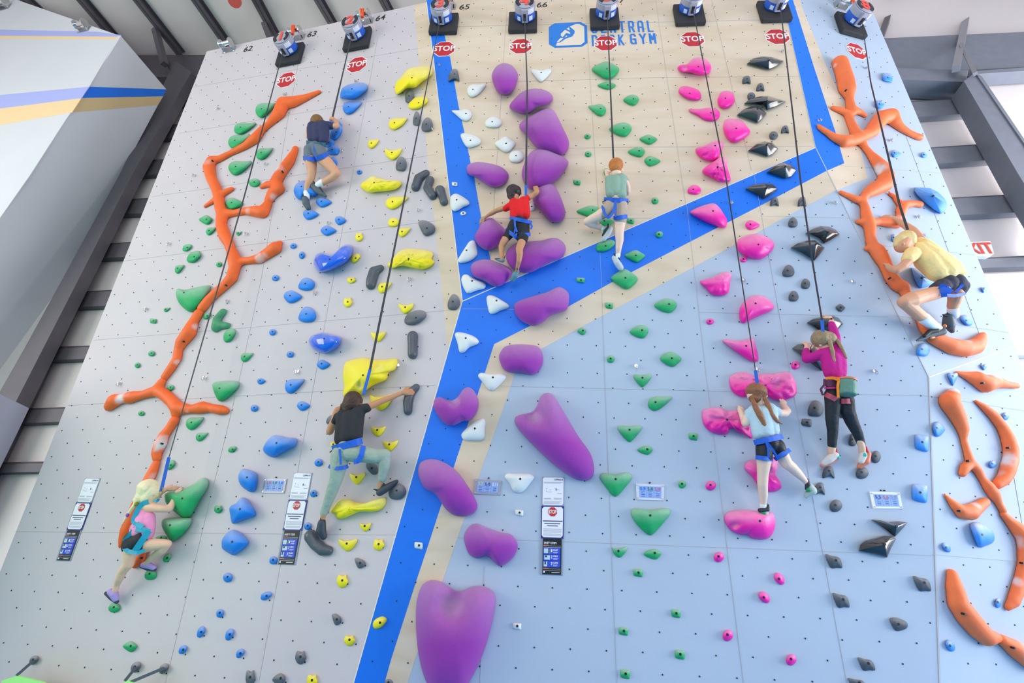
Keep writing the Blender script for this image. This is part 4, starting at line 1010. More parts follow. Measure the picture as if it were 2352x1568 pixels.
# ---- bolt hangers
HG = dict(L=[(502, 250), (655, 218), (612, 377), (818, 187), (787, 346), (994, 297), (447, 403), (567, 537), (756, 512), (962, 483), (724, 671), (523, 691), (941, 641), (390, 560), (338, 709), (277, 880), (472, 867), (684, 853), (915, 838)],
          U=[(1010, 150), (1408, 137), (1795, 119), (1613, 127)], R=[(1880, 277), (1988, 157), (2044, 323), (2106, 498)], M=[(1679, 466), (1707, 642), (1916, 466), (1957, 646), (2008, 852), (1461, 840), (1738, 847)])
HGN = dict(L='left wall', U='wood upper wall', R='upper right wall', M='front wall')
for f, pts in HG.items():
    P = FC[f]; pts = sorted(pts, key=lambda p: p[1])
    for i, (x, y) in enumerate(pts):
        root = empty('bolt_hanger', P.at(x, y), f'small steel bolt hanger on the {HGN[f]}, ' + (ORD[i] + ' from top' if i else 'topmost'), 'bolt hanger', 'steel bolt hangers')
        a, b = P.uv(P.at(x, y)); bm = bmesh.new(); ngon(bm, P, a, b, .022, 12, 0, .006)
        fr = [P.xyz(a + dx, b + dy, .006) for dx, dy in ((-.006, -.02), (.004, -.02), (.004, .02), (-.006, .02))]
        poly_prism(bm, [q + P.n * .035 - P.u * .012 for q in fr], fr)
        from_bm('plate', bm, CHROME, root)
        bm = bmesh.new(); k = 12; cen = P.xyz(a, b - .03, .036)
        pr = [cen + .02 * (math.cos(2 * math.pi * j / k) * P.n + math.sin(2 * math.pi * j / k) * P.u) for j in range(k)]
        for j in range(k): cyl(bm, pr[j], pr[(j + 1) % k], .004, .004, 6)
        from_bm('ring', bm, CHROME, root)
# ================================================================ fixtures
PADM = mat('black_foam_pad', '2E2D31', .75, bump=.1, bscale=40)
PLB = mat('belay_blue_plastic', '1D5FD0', .35); PLG = mat('belay_grey_plastic', 'A9A6B5', .35); PLK = mat('belay_black_plastic', '1C1B20', .4)
LABW = mat('sticker_white', 'E8E8F4', .5); NUMR = mat('fluorescent_red', 'F2503F', .5); REDM = mat('stop_red', 'C8202C', .45, var=.05); WHT = mat('print_white', 'F4F2F2', .5)
ORW = mat('orange_sling', 'F0561A', .6)
BL = [(U_, 1011, 57, 1019, 62, 65, '3', .56, .0), (U_, 1201, 53, 1209, 57, 66, '4', .56, 0), (U_, 1388, 45, 1391, 50, 67, '5', .56, 0), (U_, 1582, 35, 1585, 41, None, '6', .56, 0), (U_, 1774, 26, 1778, 31, None, '7', .56, 0)]
belays = [(L_, 667, 126, '1', '63', 'third device from the left... '), ]
def auto_belay(P, x, y, num, lab, dx=.0, pad_rot=0.0, scale=1.0):
    """(x,y): middle of the foam pad; drum stands on the pad"""
    q = P.at(x, y, .03); a0, b0 = P.uv(q)
    pr = empty('foam_pad', q, 'black square foam pad behind the ' + lab.replace('blue and grey ', '').split(',')[0], 'pad', 'pads behind the auto belays')
    bm = bmesh.new()
    w = .255 * scale; pts = [(-w, -w * 1.05), (w, -w * 1.05), (w, w), (-w, w)]
    f = [P.xyz(a0 + u_ * math.cos(pad_rot) - v_ * math.sin(pad_rot), b0 + u_ * math.sin(pad_rot) + v_ * math.cos(pad_rot), .09) for u_, v_ in pts]
    poly_prism(bm, f, [p - P.n * .085 for p in f])
    o = from_bm('cushion', bm, PADM, pr); m_ = o.modifiers.new('bevel', 'BEVEL'); m_.width = .02; m_.segments = 3
    a, b = a0 + dx, b0 + .07
    root = empty('auto_belay', P.xyz(a, b, .1), lab, 'auto belay device', 'auto belay devices along the wall top')
    R = .18 * scale
    bm = bmesh.new(); ngon(bm, P, a, b, R, 12, .10, .22, ph=.26); from_bm('lower_housing', bm, PLB, root)
    bm = bmesh.new(); ngon(bm, P, a, b, R * 1.01, 24, .22, .33); ngon(bm, P, a, b, R * .93, 24, .33, .352)
    o = from_bm('upper_housing', bm, PLG, root); m_ = o.modifiers.new('bevel', 'BEVEL'); m_.width = .01; m_.segments = 2; m_.limit_method = 'ANGLE'
    bm = bmesh.new()
    for s in (-1, 1):
        pts = [(a + R * r_ * math.cos(t), b + R * r_ * math.sin(t)) for r_, ts in ((.9, np.linspace(-.9, .9, 8)), (.55, np.linspace(.9, -.9, 8))) for t in ts]
        pts = [(a + s * (x_ - a), y_) for x_, y_ in pts]
        if s < 0: pts = pts[::-1]
        poly_prism(bm, [P.xyz(x_, y_, .358) for x_, y_ in pts], [P.xyz(x_, y_, .348) for x_, y_ in pts])
    from_bm('face_plate', bm, PLK, root)
    text_on('number_sticker', num, P, a, b, R * 1.7, NUMR, root, d=.360, bold=.03, extr=.003)
    bm = bmesh.new()   # webbing outlet block at the bottom
    f = [(a - .05, b - R - .035), (a + .05, b - R - .035), (a + .05, b - R * .7), (a - .05, b - R * .7)]
    poly_prism(bm, [P.xyz(x_, y_, .33) for x_, y_ in f], [P.xyz(x_, y_, .12) for x_, y_ in f]); from_bm('outlet_block', bm, PLG, root)
    bm = bmesh.new(); f = [(a - .022, b - R - .05), (a + .022, b - R - .05), (a + .022, b - R), (a - .022, b - R)]
    poly_prism(bm, [P.xyz(x_, y_, .27) for x_, y_ in f], [P.xyz(x_, y_, .16) for x_, y_ in f]); from_bm('webbing_slot', bm, PLK, root)
    # stickers on the side wall of the drum
    bm = bmesh.new()
    for t0, t1, d0, d1 in ((-1.25, -.55, .235, .315), (-1.15, -.75, .125, .20), (-2.35, -2.0, .125, .19)):
        bm = bmesh.new()
        for i in range(6):
            ta, tb = t0 + (t1 - t0) * i / 6, t0 + (t1 - t0) * (i + 1) / 6
            rr = R * 1.025
            f = [P.xyz(a + rr * math.cos(t), b + rr * math.sin(t), d) for t, d in ((ta, d0), (tb, d0), (tb, d1), (ta, d1))]
            c = P.xyz(a, b, (d0 + d1) / 2)
            poly_prism(bm, f, [p + (c - p) * .02 for p in f])
        bmesh.ops.remove_doubles(bm, verts=bm.verts, dist=1e-5); from_bm('label', bm, LABW, root)
    return P.xyz(a, b - R - .03, .22)
def anchor(P, x, y, lab, s=1.0, sling=True):
    q = P.at(x, y, 0); a, b = P.uv(q)
    root = empty('roller_anchor', P.xyz(a, b, .0), lab, 'anchor', 'chrome roller anchors on the wall top')
    bm = bmesh.new(); cyl(bm, P.xyz(a - .14 * s, b, .12), P.xyz(a + .14 * s, b, .12), .06 * s, .06 * s, 20); from_bm('roller', bm, CHROME, root, smooth=False)
    for sx in (-1, 1):
        bm = bmesh.new(); cyl(bm, P.xyz(a + sx * .14 * s, b, .12), P.xyz(a + sx * .165 * s, b, .12), .12 * s, .12 * s, 24)
        f = [P.xyz(a + sx * .152 * s - .01, b + u_, v_) for u_, v_ in ((-.09, .0), (.06, .0), (.05, .13), (-.05, .13))]
        poly_prism(bm, f, [p + P.h * .02 for p in f])
        from_bm('side_plate', bm, CHROME, root)
    bm = bmesh.new()
    f = [P.xyz(a + u_, b + v_, .008) for u_, v_ in ((-.2 * s, -.16 * s), (.2 * s, -.16 * s), (.2 * s, .05), (-.2 * s, .05))]
    poly_prism(bm, f, [p - P.n * .007 for p in f]); from_bm('base_plate', bm, mat('brushed_steel', 'B8B8BC', .35, .9), root)
    if sling:
        bm = bmesh.new(); cyl(bm, P.xyz(a + .02, b + .05, .19), P.xyz(a + .05, b - .22, .2), .022, .022, 8); cyl(bm, P.xyz(a - .03, b + .06, .19), P.xyz(a + .04, b - .22, .2), .02, .02, 8)
        from_bm('sling', bm, ORW, root)
        bm = bmesh.new(); k = 10; cen = P.xyz(a + .05, b - .26, .2)
        pr = [cen + .05 * math.cos(2 * math.pi * j / k) * P.h + .075 * math.sin(2 * math.pi * j / k) * P.u for j in range(k)]
        for j in range(k): cyl(bm, pr[j], pr[(j + 1) % k], .009, .009, 6)
        from_bm('shackle', bm, CHROME, root)
outs = []
for P, x, y, num, lab, dx in [(L_, 668, 127, '1', 'blue and grey auto belay at number 63, with fluorescent sticker', -.0), (L_, 822, 92, '2', 'blue and grey auto belay at number 64, with fluorescent sticker', 0),
        (U_, 1020, 57, '3', 'blue and grey auto belay with red 3, at number 65', -.02), (U_, 1201, 53, '4', 'blue and grey auto belay with red 4, at number 66', .04), (U_, 1388, 45, '5', 'blue and grey auto belay with red 5, left of the gym lettering', .02),
        (U_, 1582, 36, '6', 'blue and grey auto belay above the pink route, right of the gym lettering', .0), (U_, 1777, 28, '7', 'blue and grey auto belay above the black holds', .0), (R_, 1952, 60, '8', 'blue and grey auto belay on the right wall, beside the roof', .02)]:
    outs.append(auto_belay(P, x, y, num, lab, dx))
for P, x, y, lab, sl in [(L_, 528, 112, 'bare chrome roller anchor left of the number 62', False), (L_, 686, 85, 'chrome roller anchor with orange sling left of the number 63', True), (L_, 842, 48, 'chrome roller anchor with orange sling left of the number 64', True),
        (U_, 1030, 14, 'chrome roller anchor with orange sling left of the number 65', True), (U_, 1211, 8, 'chrome roller anchor with orange sling left of the number 66', True), (R_, 1930, 14, 'chrome roller anchor with orange sling on the right wall top', True)]:
    anchor(P, x, y, lab, .72, sl)
anchor(FF, 195, 66, 'blue tinged roller anchor on the far left wall edge', .8, False)
anchor(FF, 12, 15, 'roller anchor at the top left corner of the photo', 1.0, False)
# wall-top numbers
INK = mat('black_marker_ink', '25221F', .6)
for P, x, y, s in [(L_, 570, 113, '62'), (L_, 717, 79, '63'), (L_, 874, 42, '64'), (U_, 1067, 17, '65'), (U_, 1245, 12, '66'), (U_, 1421, 2, '67')]:
    a, b = P.uv(P.at(x, y)); bm = text_bm(s, .21, .004, .001)
    for v in bm.verts:
        u_, v_, z_ = v.co; v.co = V(P.xyz(a + u_ + .15 * v_, b + v_, .004 + z_))
    o = from_bm('painted_number', bm, INK, loc=P.at(x, y)); NW = {'62': 'leftmost on the wall top', '63': 'beside the leftmost auto belay', '64': 'beside the second auto belay', '65': 'first on the wood wall', '66': 'left of the gym emblem', '67': 'cut by the top photo edge'}; tag(o, f'handwritten black number {s}, ' + NW[s], 'number')
for x0, y0, x1, y1, h0 in []: pass
# stop signs
for P, x, y, lab in [(L_, 658, 184, 'under the auto belay at 63'), (L_, 820, 149, 'under the auto belay at 64'), (U_, 1020, 113, 'over the blue stripe, under number 65'), (U_, 1196, 107, 'under the auto belay at 66'),
        (U_, 1391, 100, 'over the gym lettering'), (U_, 1590, 91, 'above the pink route'), (U_, 1785, 85, 'above the black holds'), (R_, 1967, 118, 'on the right wall')]:
    q = P.at(x, y); a, b = P.uv(q); r = .215
    root = empty('stop_sign', q, 'red octagonal STOP sign ' + lab, 'stop sign', 'stop signs below the auto belays')
    bm = bmesh.new(); ngon(bm, P, a, b, r, 8, .001, .006, ph=math.pi / 8); from_bm('rim', bm, WHT, root)
    bm = bmesh.new(); ngon(bm, P, a, b, r * .93, 8, .004, .009, ph=math.pi / 8); from_bm('face', bm, REDM, root)
    text_on('lettering', 'STOP', P, a, b, .19, WHT, root, d=.011, bold=.02, narrow=.84)
# gym emblem and lettering
LOGO = mat('logo_blue', '1878D4', .55)
z = lambda pts: [(1240 + x / 7.84, y / 7.84) for x, y in pts]
root = empty('gym_logo', U_.at(1305, 80), 'blue octagonal climber emblem painted left of the gym lettering', 'logo')
bm = bmesh.new()
OUTR = z([(162, 490), (265, 418), (735, 397), (848, 460), (858, 770), (755, 838), (270, 858), (165, 795)])
f = [U_.at(*p, .004) for p in OUTR]; poly_prism(bm, f, [p - U_.n * .003 for p in f])
from_bm('emblem', bm, LOGO, root)
bm = bmesh.new()
for pts in ([(540, 478), (640, 432), (715, 432), (798, 478), (805, 752), (735, 808), (290, 822), (308, 768), (365, 765), (470, 695), (585, 655), (625, 595), (625, 550)],
            [(480, 520), (525, 490), (540, 548)], [(455, 535), (545, 585), (545, 612), (475, 592), (410, 668), (378, 640), (378, 605)], [(445, 675), (478, 637), (497, 655)], [(305, 752), (375, 680), (425, 685), (350, 752)]):
    f = [U_.at(*p, .007) for p in z(pts)]; poly_prism(bm, f, [p - U_.n * .002 for p in f])
from_bm('climber_outline', bm, mat('bare_ply', 'E6D8C6', .6), root)
root = empty('gym_lettering', U_.at(1430, 75), 'blue painted lettering CENTRAL ROCK GYM on the wood wall', 'lettering')
def fit_text(name, s, P, x0, y0, x1, y1, m, par, d=.005, bold=.008, skew=0.0):
    """lettering filling the pixel quad x0..x1 (at mid height) and y0..y1 on plane P"""
    qa = P.uv(P.at(x0, (y0 + y1) / 2)); qb = P.uv(P.at(x1, (y0 + y1) / 2)); ta = P.uv(P.at((x0 + x1) / 2, y0)); tb = P.uv(P.at((x0 + x1) / 2, y1))
    bm = text_bm(s, 1.0, bold, .0); xs = [v.co.x for v in bm.verts]; ys = [v.co.y for v in bm.verts]
    w, hh = max(xs) - min(xs), max(ys) - min(ys); cx, cy = (max(xs) + min(xs)) / 2, (max(ys) + min(ys)) / 2
    W, H = qb[0] - qa[0], ta[1] - tb[1]; ca, cb = (qa[0] + qb[0]) / 2, (ta[1] + tb[1]) / 2
    for v in bm.verts:
        v.co = V(P.xyz(ca + (v.co.x - cx) / w * W, cb + (v.co.y - cy) / hh * H + skew * (v.co.x - cx) / w * W, d + .0008))
    return from_bm(name, bm, m, par)
GL_ = dict(C=[[(.9, .86), (.72, 1), (.25, 1), (.08, .86), (.08, .14), (.25, 0), (.72, 0), (.9, .14)]], E=[[(.9, 1), (.1, 1), (.1, 0), (.9, 0)], [(.1, .5), (.8, .5)]], N=[[(.08, 0), (.08, 1), (.9, 0), (.9, 1)]], T=[[(0, 1), (1, 1)], [(.5, 1), (.5, 0)]],
 R=[[(.1, 0), (.1, 1), (.72, 1), (.9, .86), (.9, .58), (.72, .45), (.1, .45)], [(.6, .45), (.92, 0)]], A=[[(.05, 0), (.05, .82), (.25, 1), (.72, 1), (.9, .82), (.9, 0)], [(.05, .42), (.9, .42)]], L=[[(.12, 1), (.12, 0), (.9, 0)]],
 O=[[(.08, .14), (.08, .86), (.25, 1), (.72, 1), (.9, .86), (.9, .14), (.72, 0), (.25, 0), (.08, .14)]], K=[[(.1, 0), (.1, 1)], [(.9, 1), (.12, .45)], [(.3, .55), (.95, 0)]], G=[[(.9, .82), (.72, 1), (.25, 1), (.08, .86), (.08, .14), (.25, 0), (.9, 0), (.9, .48), (.5, .48)]],
 Y=[[(0, 1), (.5, .48), (1, 1)], [(.5, .48), (.5, 0)]], M=[[(.05, 0), (.05, 1), (.5, .4), (.95, 1), (.95, 0)]])
def block_word(s, P, x0, y0, x1, y1, m, par, skew):
    qa = P.uv(P.at(x0, (y0 + y1) / 2)); qb = P.uv(P.at(x1, (y0 + y1) / 2)); ta = P.uv(P.at((x0 + x1) / 2, y0)); tb = P.uv(P.at((x0 + x1) / 2, y1))
    W, H = qb[0] - qa[0], ta[1] - tb[1]; n_ = len(s); cw = W / (n_ + (n_ - 1) * .34); st = cw * .27; ca, cb = qa[0], tb[1]
    for i, ch in enumerate(s):
        bm = bmesh.new(); kk = 0
        for line in GL_[ch]:
            pts = [np.array([i * cw * 1.34 + st / 2 + x * (cw - st), st / 2 + y * (H - st)]) for x, y in line]
            for a_, b_ in zip(pts, pts[1:]):
                d_ = (b_ - a_) / np.linalg.norm(b_ - a_); s_ = np.array([-d_[1], d_[0]]) * st / 2; e_ = d_ * st * .42; kk += 1
                f = [P.xyz(ca + q[0], cb + q[1] + skew * q[0], .004 + .0002 * kk) for q in (a_ - e_ - s_, b_ + e_ - s_, b_ + e_ + s_, a_ - e_ + s_)]
                poly_prism(bm, f, [q - P.n * .003 for q in f])
        from_bm('letter', bm, m, par)
block_word('CENTRAL', U_, 1357, 48, 1501, 74, LOGO, root, -.02)
block_word('ROCK', U_, 1358, 80, 1434, 105, LOGO, root, -.01)
block_word('GYM', U_, 1446, 77, 1507, 101, LOGO, root, -.01)
# safety boards
NAVY = mat('board_navy', '2A3080', .45); PAPER = mat('board_paper', 'EEEEF6', .5); BLK = mat('board_black', '14161F', .4); STEPB = mat('step_blue', '2C4CD0', .45); GREYT = mat('small_print', '9A9CB4', .6); DKT = mat('dark_print', '3A3D6A', .6); ACR = mat('acrylic_edge', '9AA2B4', .2)
PIC = mat('picture_pale', 'BFD8E0', .5); PICD = mat('picture_dark', '30323C', .5)
def board(P, quad, label):
    """quad: pixel corners tl,tr,br,bl of the whole board"""
    co = [P.uv(P.at(*p)) for p in quad]
    root = empty('safety_board', P.at(np.mean([p[0] for p in quad]), np.mean([p[1] for p in quad])), label, 'sign board', 'three-part safety boards')
    def T(s, t): # s 0..1 left-right, t 0..1 top-bottom
        tl, tr, br, bl = co
        return ((tl[0] * (1 - s) + tr[0] * s) * (1 - t) + (bl[0] * (1 - s) + br[0] * s) * t, (tl[1] * (1 - s) + tr[1] * s) * (1 - t) + (bl[1] * (1 - s) + br[1] * s) * t)
    def box(bm, s0, t0, s1, t1, d0, d1, ch=0.0):
        if ch: pts = [(s0 + ch, t0), (s1 - ch, t0), (s1, t0 + ch * .25), (s1, t1 - ch * .25), (s1 - ch, t1), (s0 + ch, t1), (s0, t1 - ch * .25), (s0, t0 + ch * .25)]
        else: pts = [(s0, t0), (s1, t0), (s1, t1), (s0, t1)]
        u = [T(*p) for p in pts][::-1]
        poly_prism(bm, [P.xyz(x, y, d1) for x, y in u], [P.xyz(x, y, d0) for x, y in u])
    def part(name, m, boxes):
        if name in ('backing', 'sheet', 'photo', 'photo_dark', 'orange_bar', 'steps_block', 'footer_print'):
            for b_ in boxes: bm = bmesh.new(); box(bm, *b_); from_bm(name, bm, m, root)
            return
        bm = bmesh.new()
        for b_ in boxes: box(bm, *b_)
        return from_bm(name, bm, m, root)
    W = abs(co[1][0] - co[0][0])
    part('backing', ACR, [(0, 0, 1, .31, 0, .008), (-.02, .64, 1.0, 1, 0, .008)])
    part('border', NAVY, [(-.01, .31, 1.01, .645, 0, .011)])
    part('sheet', PAPER, [(.04, .008, .97, .303, .004, .012, .06), (.03, .322, .97, .633, .006, .014, .08)])
    part('steps_panel', BLK, [(.09, .645, .93, .995, .004, .013)])
    part('steps_block', STEPB, [(.12, .735, .88, .80, .01, .015), (.12, .803, .88, .861, .01, .015), (.12, .864, .88, .925, .01, .015)])
    lines = [(.08, .058, .93, .063, .01, .0135), (.08, .068, .85, .071, .01, .0135)] + [(.1, .228 + .006 * i, .42, .2305 + .006 * i, .01, .0135) for i in range(3)] + [(.55, .228 + .006 * i, .9, .2305 + .006 * i, .01, .0135) for i in range(3)] + [(.09, .26 + .009 * i, .9 - .1 * (i % 2), .263 + .009 * i, .01, .0135) for i in range(4)]
    lines += [(.1, .545 + .009 * i, .93, .5475 + .009 * i, .01, .0155) for i in range(5)] + [(.1, .597 + .008 * i, .9, .5995 + .008 * i, .01, .0155) for i in range(3)]
    part('small_print', GREYT, lines)
    part('bold_print', DKT, [(.07, .463, .95, .473, .01, .0156), (.14, .489, .85, .498, .01, .0156), (.26, .513, .74, .521, .01, .0156), (.62, .125, .66, .15, .01, .0135), (.64, .14, .78, .143, .01, .0135), (.2, .125, .23, .131, .01, .0135), (.34, .14, .42, .142, .01, .0135), (.7, .178, .9, .181, .01, .0135), (.25, .165, .45, .167, .01, .0135), (.2, .15, .22, .16, .01, .0135)])
    part('orange_bar', mat('bar_orange', 'E2552C', .5), [(.12, .708, .34, .713, .01, .0155), (.12, .932, .36, .937, .01, .0155)])
    part('photo', PIC, [(.14, .745, .42, .79, .012, .0165), (.16, .81, .42, .853, .012, .0165), (.14, .872, .3, .918, .012, .0165)])
    part('photo_dark', PICD, [(.34, .745, .4, .79, .013, .0175), (.2, .812, .28, .83, .013, .0175), (.18, .872, .24, .9, .013, .0175)])  # dark areas of the printed step pictures
    part('footer_print', WHT, [(.13, .965, .2, .98, .01, .0155), (.5, .972, .86, .977, .01, .0155), (.56, .776, .78, .779, .012, .017), (.56, .783, .74, .786, .012, .017), (.56, .84, .78, .843, .012, .017), (.56, .848, .74, .851, .012, .017), (.56, .90, .78, .903, .012, .017), (.56, .91, .74, .913, .012, .017)])
    part('step_frame', WHT, [(.12, .716, .9, .718, .01, .0155), (.12, .731, .9, .733, .01, .0155), (.12, .94, .9, .942, .01, .0155), (.12, .957, .9, .959, .01, .0155)])
    u = T(.5, .372); bm = bmesh.new(); rr = W * .2; ngon(bm, P, u[0], u[1], rr, 8, .012, .018, ph=math.pi / 8); from_bm('stop_octagon', bm, REDM, root)
    def tx(s, cx_, cy_, wd_, m, d, bold=.02, hh=None):
        u = T(cx_, cy_); bm = text_bm(s, 1, bold, 0); xs = [v.co.x for v in bm.verts]; ys = [v.co.y for v in bm.verts]; k = wd_ * W / (max(xs) - min(xs)); mx = (max(xs) + min(xs)) / 2; my = (max(ys) + min(ys)) / 2; ky = k if hh is None else hh * W / (max(ys) - min(ys))
        for v in bm.verts: v.co = V(P.xyz(u[0] + (v.co.x - mx) * k, u[1] + (v.co.y - my) * ky, d))
        from_bm('lettering', bm, m, root)
    tx('STOP', .5, .372, .33, WHT, .0195, .03, .16)
    tx('CLIPPING IN', .74, .032, .4, DKT, .0136, .02, .075)
    tx('SAFETY STEPS', .42, .688, .54, WHT, .0155, .02, .085)
    for n_, w_, t_ in (('1', 'CLIP', .765), ('2', 'CHECK', .825), ('3', 'CLIMB', .89)):
        tx(n_, .49, t_, .05, WHT, .017, .03, .12); tx(w_, .66, t_ - .008, .22, WHT, .017, .03, .065)
board(M_, [(1245, 1094.5), (1296, 1095), (1292, 1321), (1241, 1319)], 'tall safety board with STOP panel on the grey front wall, right of purple holds')
board(L_, [(676, 1085), (718, 1086), (679, 1297), (637, 1296)], 'tall safety board beside the lower route card, left of the black-shirted climber')
board(L_, [(197, 1097), (232, 1098), (163, 1288), (130, 1287)], 'tall slanting safety board left of the blonde girl')
# route cards
CARD = mat('card_blue', '8FB0EE', .45); FRM = mat('card_frame', 'A6A6B4', .3, .2)
YEL = mat('print_yellow', 'E8E020', .5); GRN = mat('print_green', '2A7A55', .5); RDP = mat('print_red', 'E06060', .5); BLP = mat('print_blue', '2A78D8', .5)
def card(P, quad, cols, label, glare=False, frm=None):
    co = [P.uv(P.at(*p)) for p in quad]
    root = empty('route_card', P.at(np.mean([p[0] for p in quad]), np.mean([p[1] for p in quad])), label, 'card', 'framed route grade cards')
    def T(s, t):
        tl, tr, br, bl = co
        return ((tl[0] * (1 - s) + tr[0] * s) * (1 - t) + (bl[0] * (1 - s) + br[0] * s) * t, (tl[1] * (1 - s) + tr[1] * s) * (1 - t) + (bl[1] * (1 - s) + br[1] * s) * t)
    def part(name, m, boxes):
        bm = bmesh.new()
        for s0, t0, s1, t1, d0, d1 in boxes:
            u = [T(s0, t0), T(s1, t0), T(s1, t1), T(s0, t1)][::-1]; poly_prism(bm, [P.xyz(x, y, d1) for x, y in u], [P.xyz(x, y, d0) for x, y in u])
        return from_bm(name, bm, m, root)
    W = abs(co[1][0] - co[0][0])
    o = part('frame', frm or FRM, [(0, 0, 1, 1, 0, .012)])
    for x0_, x1_ in ((.11, .36), (.37, .63), (.64, .90)): part('insert', CARD, [(x0_, .14, x1_, .86, .008, .015)])
    part('small_print', DKT, [(x + .07, t, x + .19, t + h_, .013, .0165) for x in (.11, .37, .64) for t, h_ in ((.46, .015), (.56, .02), (.66, .035), (.78, .015))])
    for s, t in ((.05, .1), (.95, .1), (.95, .9), (.05, .9), (.5, -.1)):
        bm = bmesh.new(); u = T(s, t); ngon(bm, P, u[0], u[1], W * .022, 8, .001 if t < 0 else .008, .02); from_bm('screw', bm, CHROME if t > 0 else DARKM, root)
    for (s, m), x in zip(cols, (.235, .50, .77)):
        u = T(x, .3); bm = text_bm(s, 1, .02, 0); xs = [v.co.x for v in bm.verts]; ys = [v.co.y for v in bm.verts]; k = .19 * W / (max(xs) - min(xs)); my = (max(ys) + min(ys)) / 2; ky = .115 * W / (max(ys) - min(ys)); mx = (max(xs) + min(xs)) / 2
        for v in bm.verts: v.co = V(P.xyz(u[0] + (v.co.x - mx) * k, u[1] + (v.co.y - my) * ky, .0175))
        from_bm('lettering', bm, m, root)
card(L_, [(609.5, 1099), (660, 1099.5), (653.5, 1132.5), (603, 1132)], [('5.10', RDP), ('5.8', GRN), ('5.8', BLP)], 'grey framed card with 5.10, 5.8 and 5.8, beside the left safety board')
card(M_, [(1091, 1099.5), (1152, 1104), (1149, 1137), (1088, 1134)], [('5.7', YEL), ('5.10', INK), ('5.11', WHT)], 'framed card with 5.7, 5.10 and 5.11 on the wood stripe edge')
card(M_, [(1460, 1110.5), (1525, 1113), (1524, 1149), (1462, 1147)], [('5.9', BLP), ('5.8', GRN), ('5.10', RDP)], 'pale shiny framed card below the green holds', frm=mat('frosted_frame', 'D8DAEA', .1))
card(M_, [(1996, 1129), (2065, 1131), (2072, 1168), (2004, 1167.5)], [('5.5', DKT), ('5.6', RDP), ('5.9', GREYT)], 'pale framed card with 5.5, near the right corner of the front wall', frm=mat('white_frame', 'F0F2FA', .2))
# ---- ropes: flat webbing from each auto belay
WEB = mat('dark_grey_webbing', '3A3B42', .7, bump=.2, bscale=300); WEBB = mat('blue_webbing', '1763CC', .6, bump=.1, bscale=200)
def web(bm, pts, w, th, tw0=0.0, tw1=0.0, n=24, w1=None, end=None):
    P_ = [np.array(p) for p in pts]; seg = [np.linalg.norm(b - a) for a, b in zip(P_, P_[1:])]; tot = sum(seg); rings = []
    for i in range(n + 1):
        s = tot * i / n; j = 0
        while j < len(seg) - 1 and s > seg[j]: s -= seg[j]; j += 1
        q = P_[j] + (P_[j + 1] - P_[j]) * min(1, s / seg[j]); ax = (P_[j + 1] - P_[j]) / seg[j]
        side = np.cross(ax, EYE - q); side /= np.linalg.norm(side); nn = np.cross(ax, side)
        f = i / n; t = tw0 + (tw1 - tw0) * f; c, s_ = math.cos(t), math.sin(t); ww = w if w1 is None else w + (w1 - w) * f
        e, g = c * side + s_ * nn, -s_ * side + c * nn
        rings.append([bm.verts.new(V(q + a * ww / 2 * e + b * th / 2 * g)) for a, b in ((-1, -1), (1, -1), (1, 1), (-1, 1))])
    for a, b in zip(rings, rings[1:]):
        for i in range(4): bm.faces.new((a[i], a[(i + 1) % 4], b[(i + 1) % 4], b[i]))
    bm.faces.new(rings[0]); bm.faces.new(rings[-1][::-1])
def carabiner(root, q, P):
    bm = bmesh.new(); k = 12
    pr = [q + .022 * math.cos(2 * math.pi * j / k) * P.h + .045 * math.sin(2 * math.pi * j / k) * P.u for j in range(k)]
    for j in range(k): cyl(bm, pr[j], pr[(j + 1) % k], .006, .006, 6)
    from_bm('carabiner', bm, mat('brass_gate', 'B8A070', .3, .9), root)
RP = [(0, L_, [(560, 455, .3), (388, 1050, .36)], (370, 1128, .38), 'blonde girl in pink', (0, 1.3)), (1, L_, [(764, 268, .34)], None, 'navy-shirted boy', (.6, .2)), (2, L_, [(920, 500, .3), (850, 848, .30)], (835, 905, .30), 'black-shirted climber', (.9, .1)),
      (3, U_, [(1211, 200, .3), (1208, 425, .30)], (1208, 452, .30), 'red-shirted boy', (0, .3)), (4, U_, [(1401, 180, .3), (1409, 368, .30)], None, 'green-shirted boy', (.3, .6)), (5, M_, [(1667, 405, .5), (1703, 640, .4), (1735, 850, .34)], (1741, 890, .33), 'pigtailed girl', (.4, 1.3)),
      (6, M_, [(1838, 410, .5), (1866, 600, .42), (1888, 735, .36)], (1890, 762, .36), 'girl in magenta', (.2, 1.0)), (7, R_, [(2000, 190, .3), (2050, 400, .32), (2066, 470, .34), (2085, 528, .34)], None, 'yellow-shirted boy', (1.0, .2))]
for k, P, mid, low, who, tw in RP:
    pts = [outs[k]] + [P.at(*m) for m in mid]
    root = empty('belay_webbing', pts[0], f'dark flat belay rope running down to the {who}', 'rope', 'belay ropes hanging from the auto belays')
    bm = bmesh.new(); web(bm, pts, .015, .003, tw[0], tw[1], 40, w1=.030); from_bm('strap', bm, WEB, root)
    if low is not None:
        q0, q1 = pts[-1], P.at(*low); bm = bmesh.new(); web(bm, [q0, q1], .036, .006, 0, 0, 6); from_bm('blue_end', bm, WEBB, root)
        if k == 0:
            carabiner(root, q1, P)
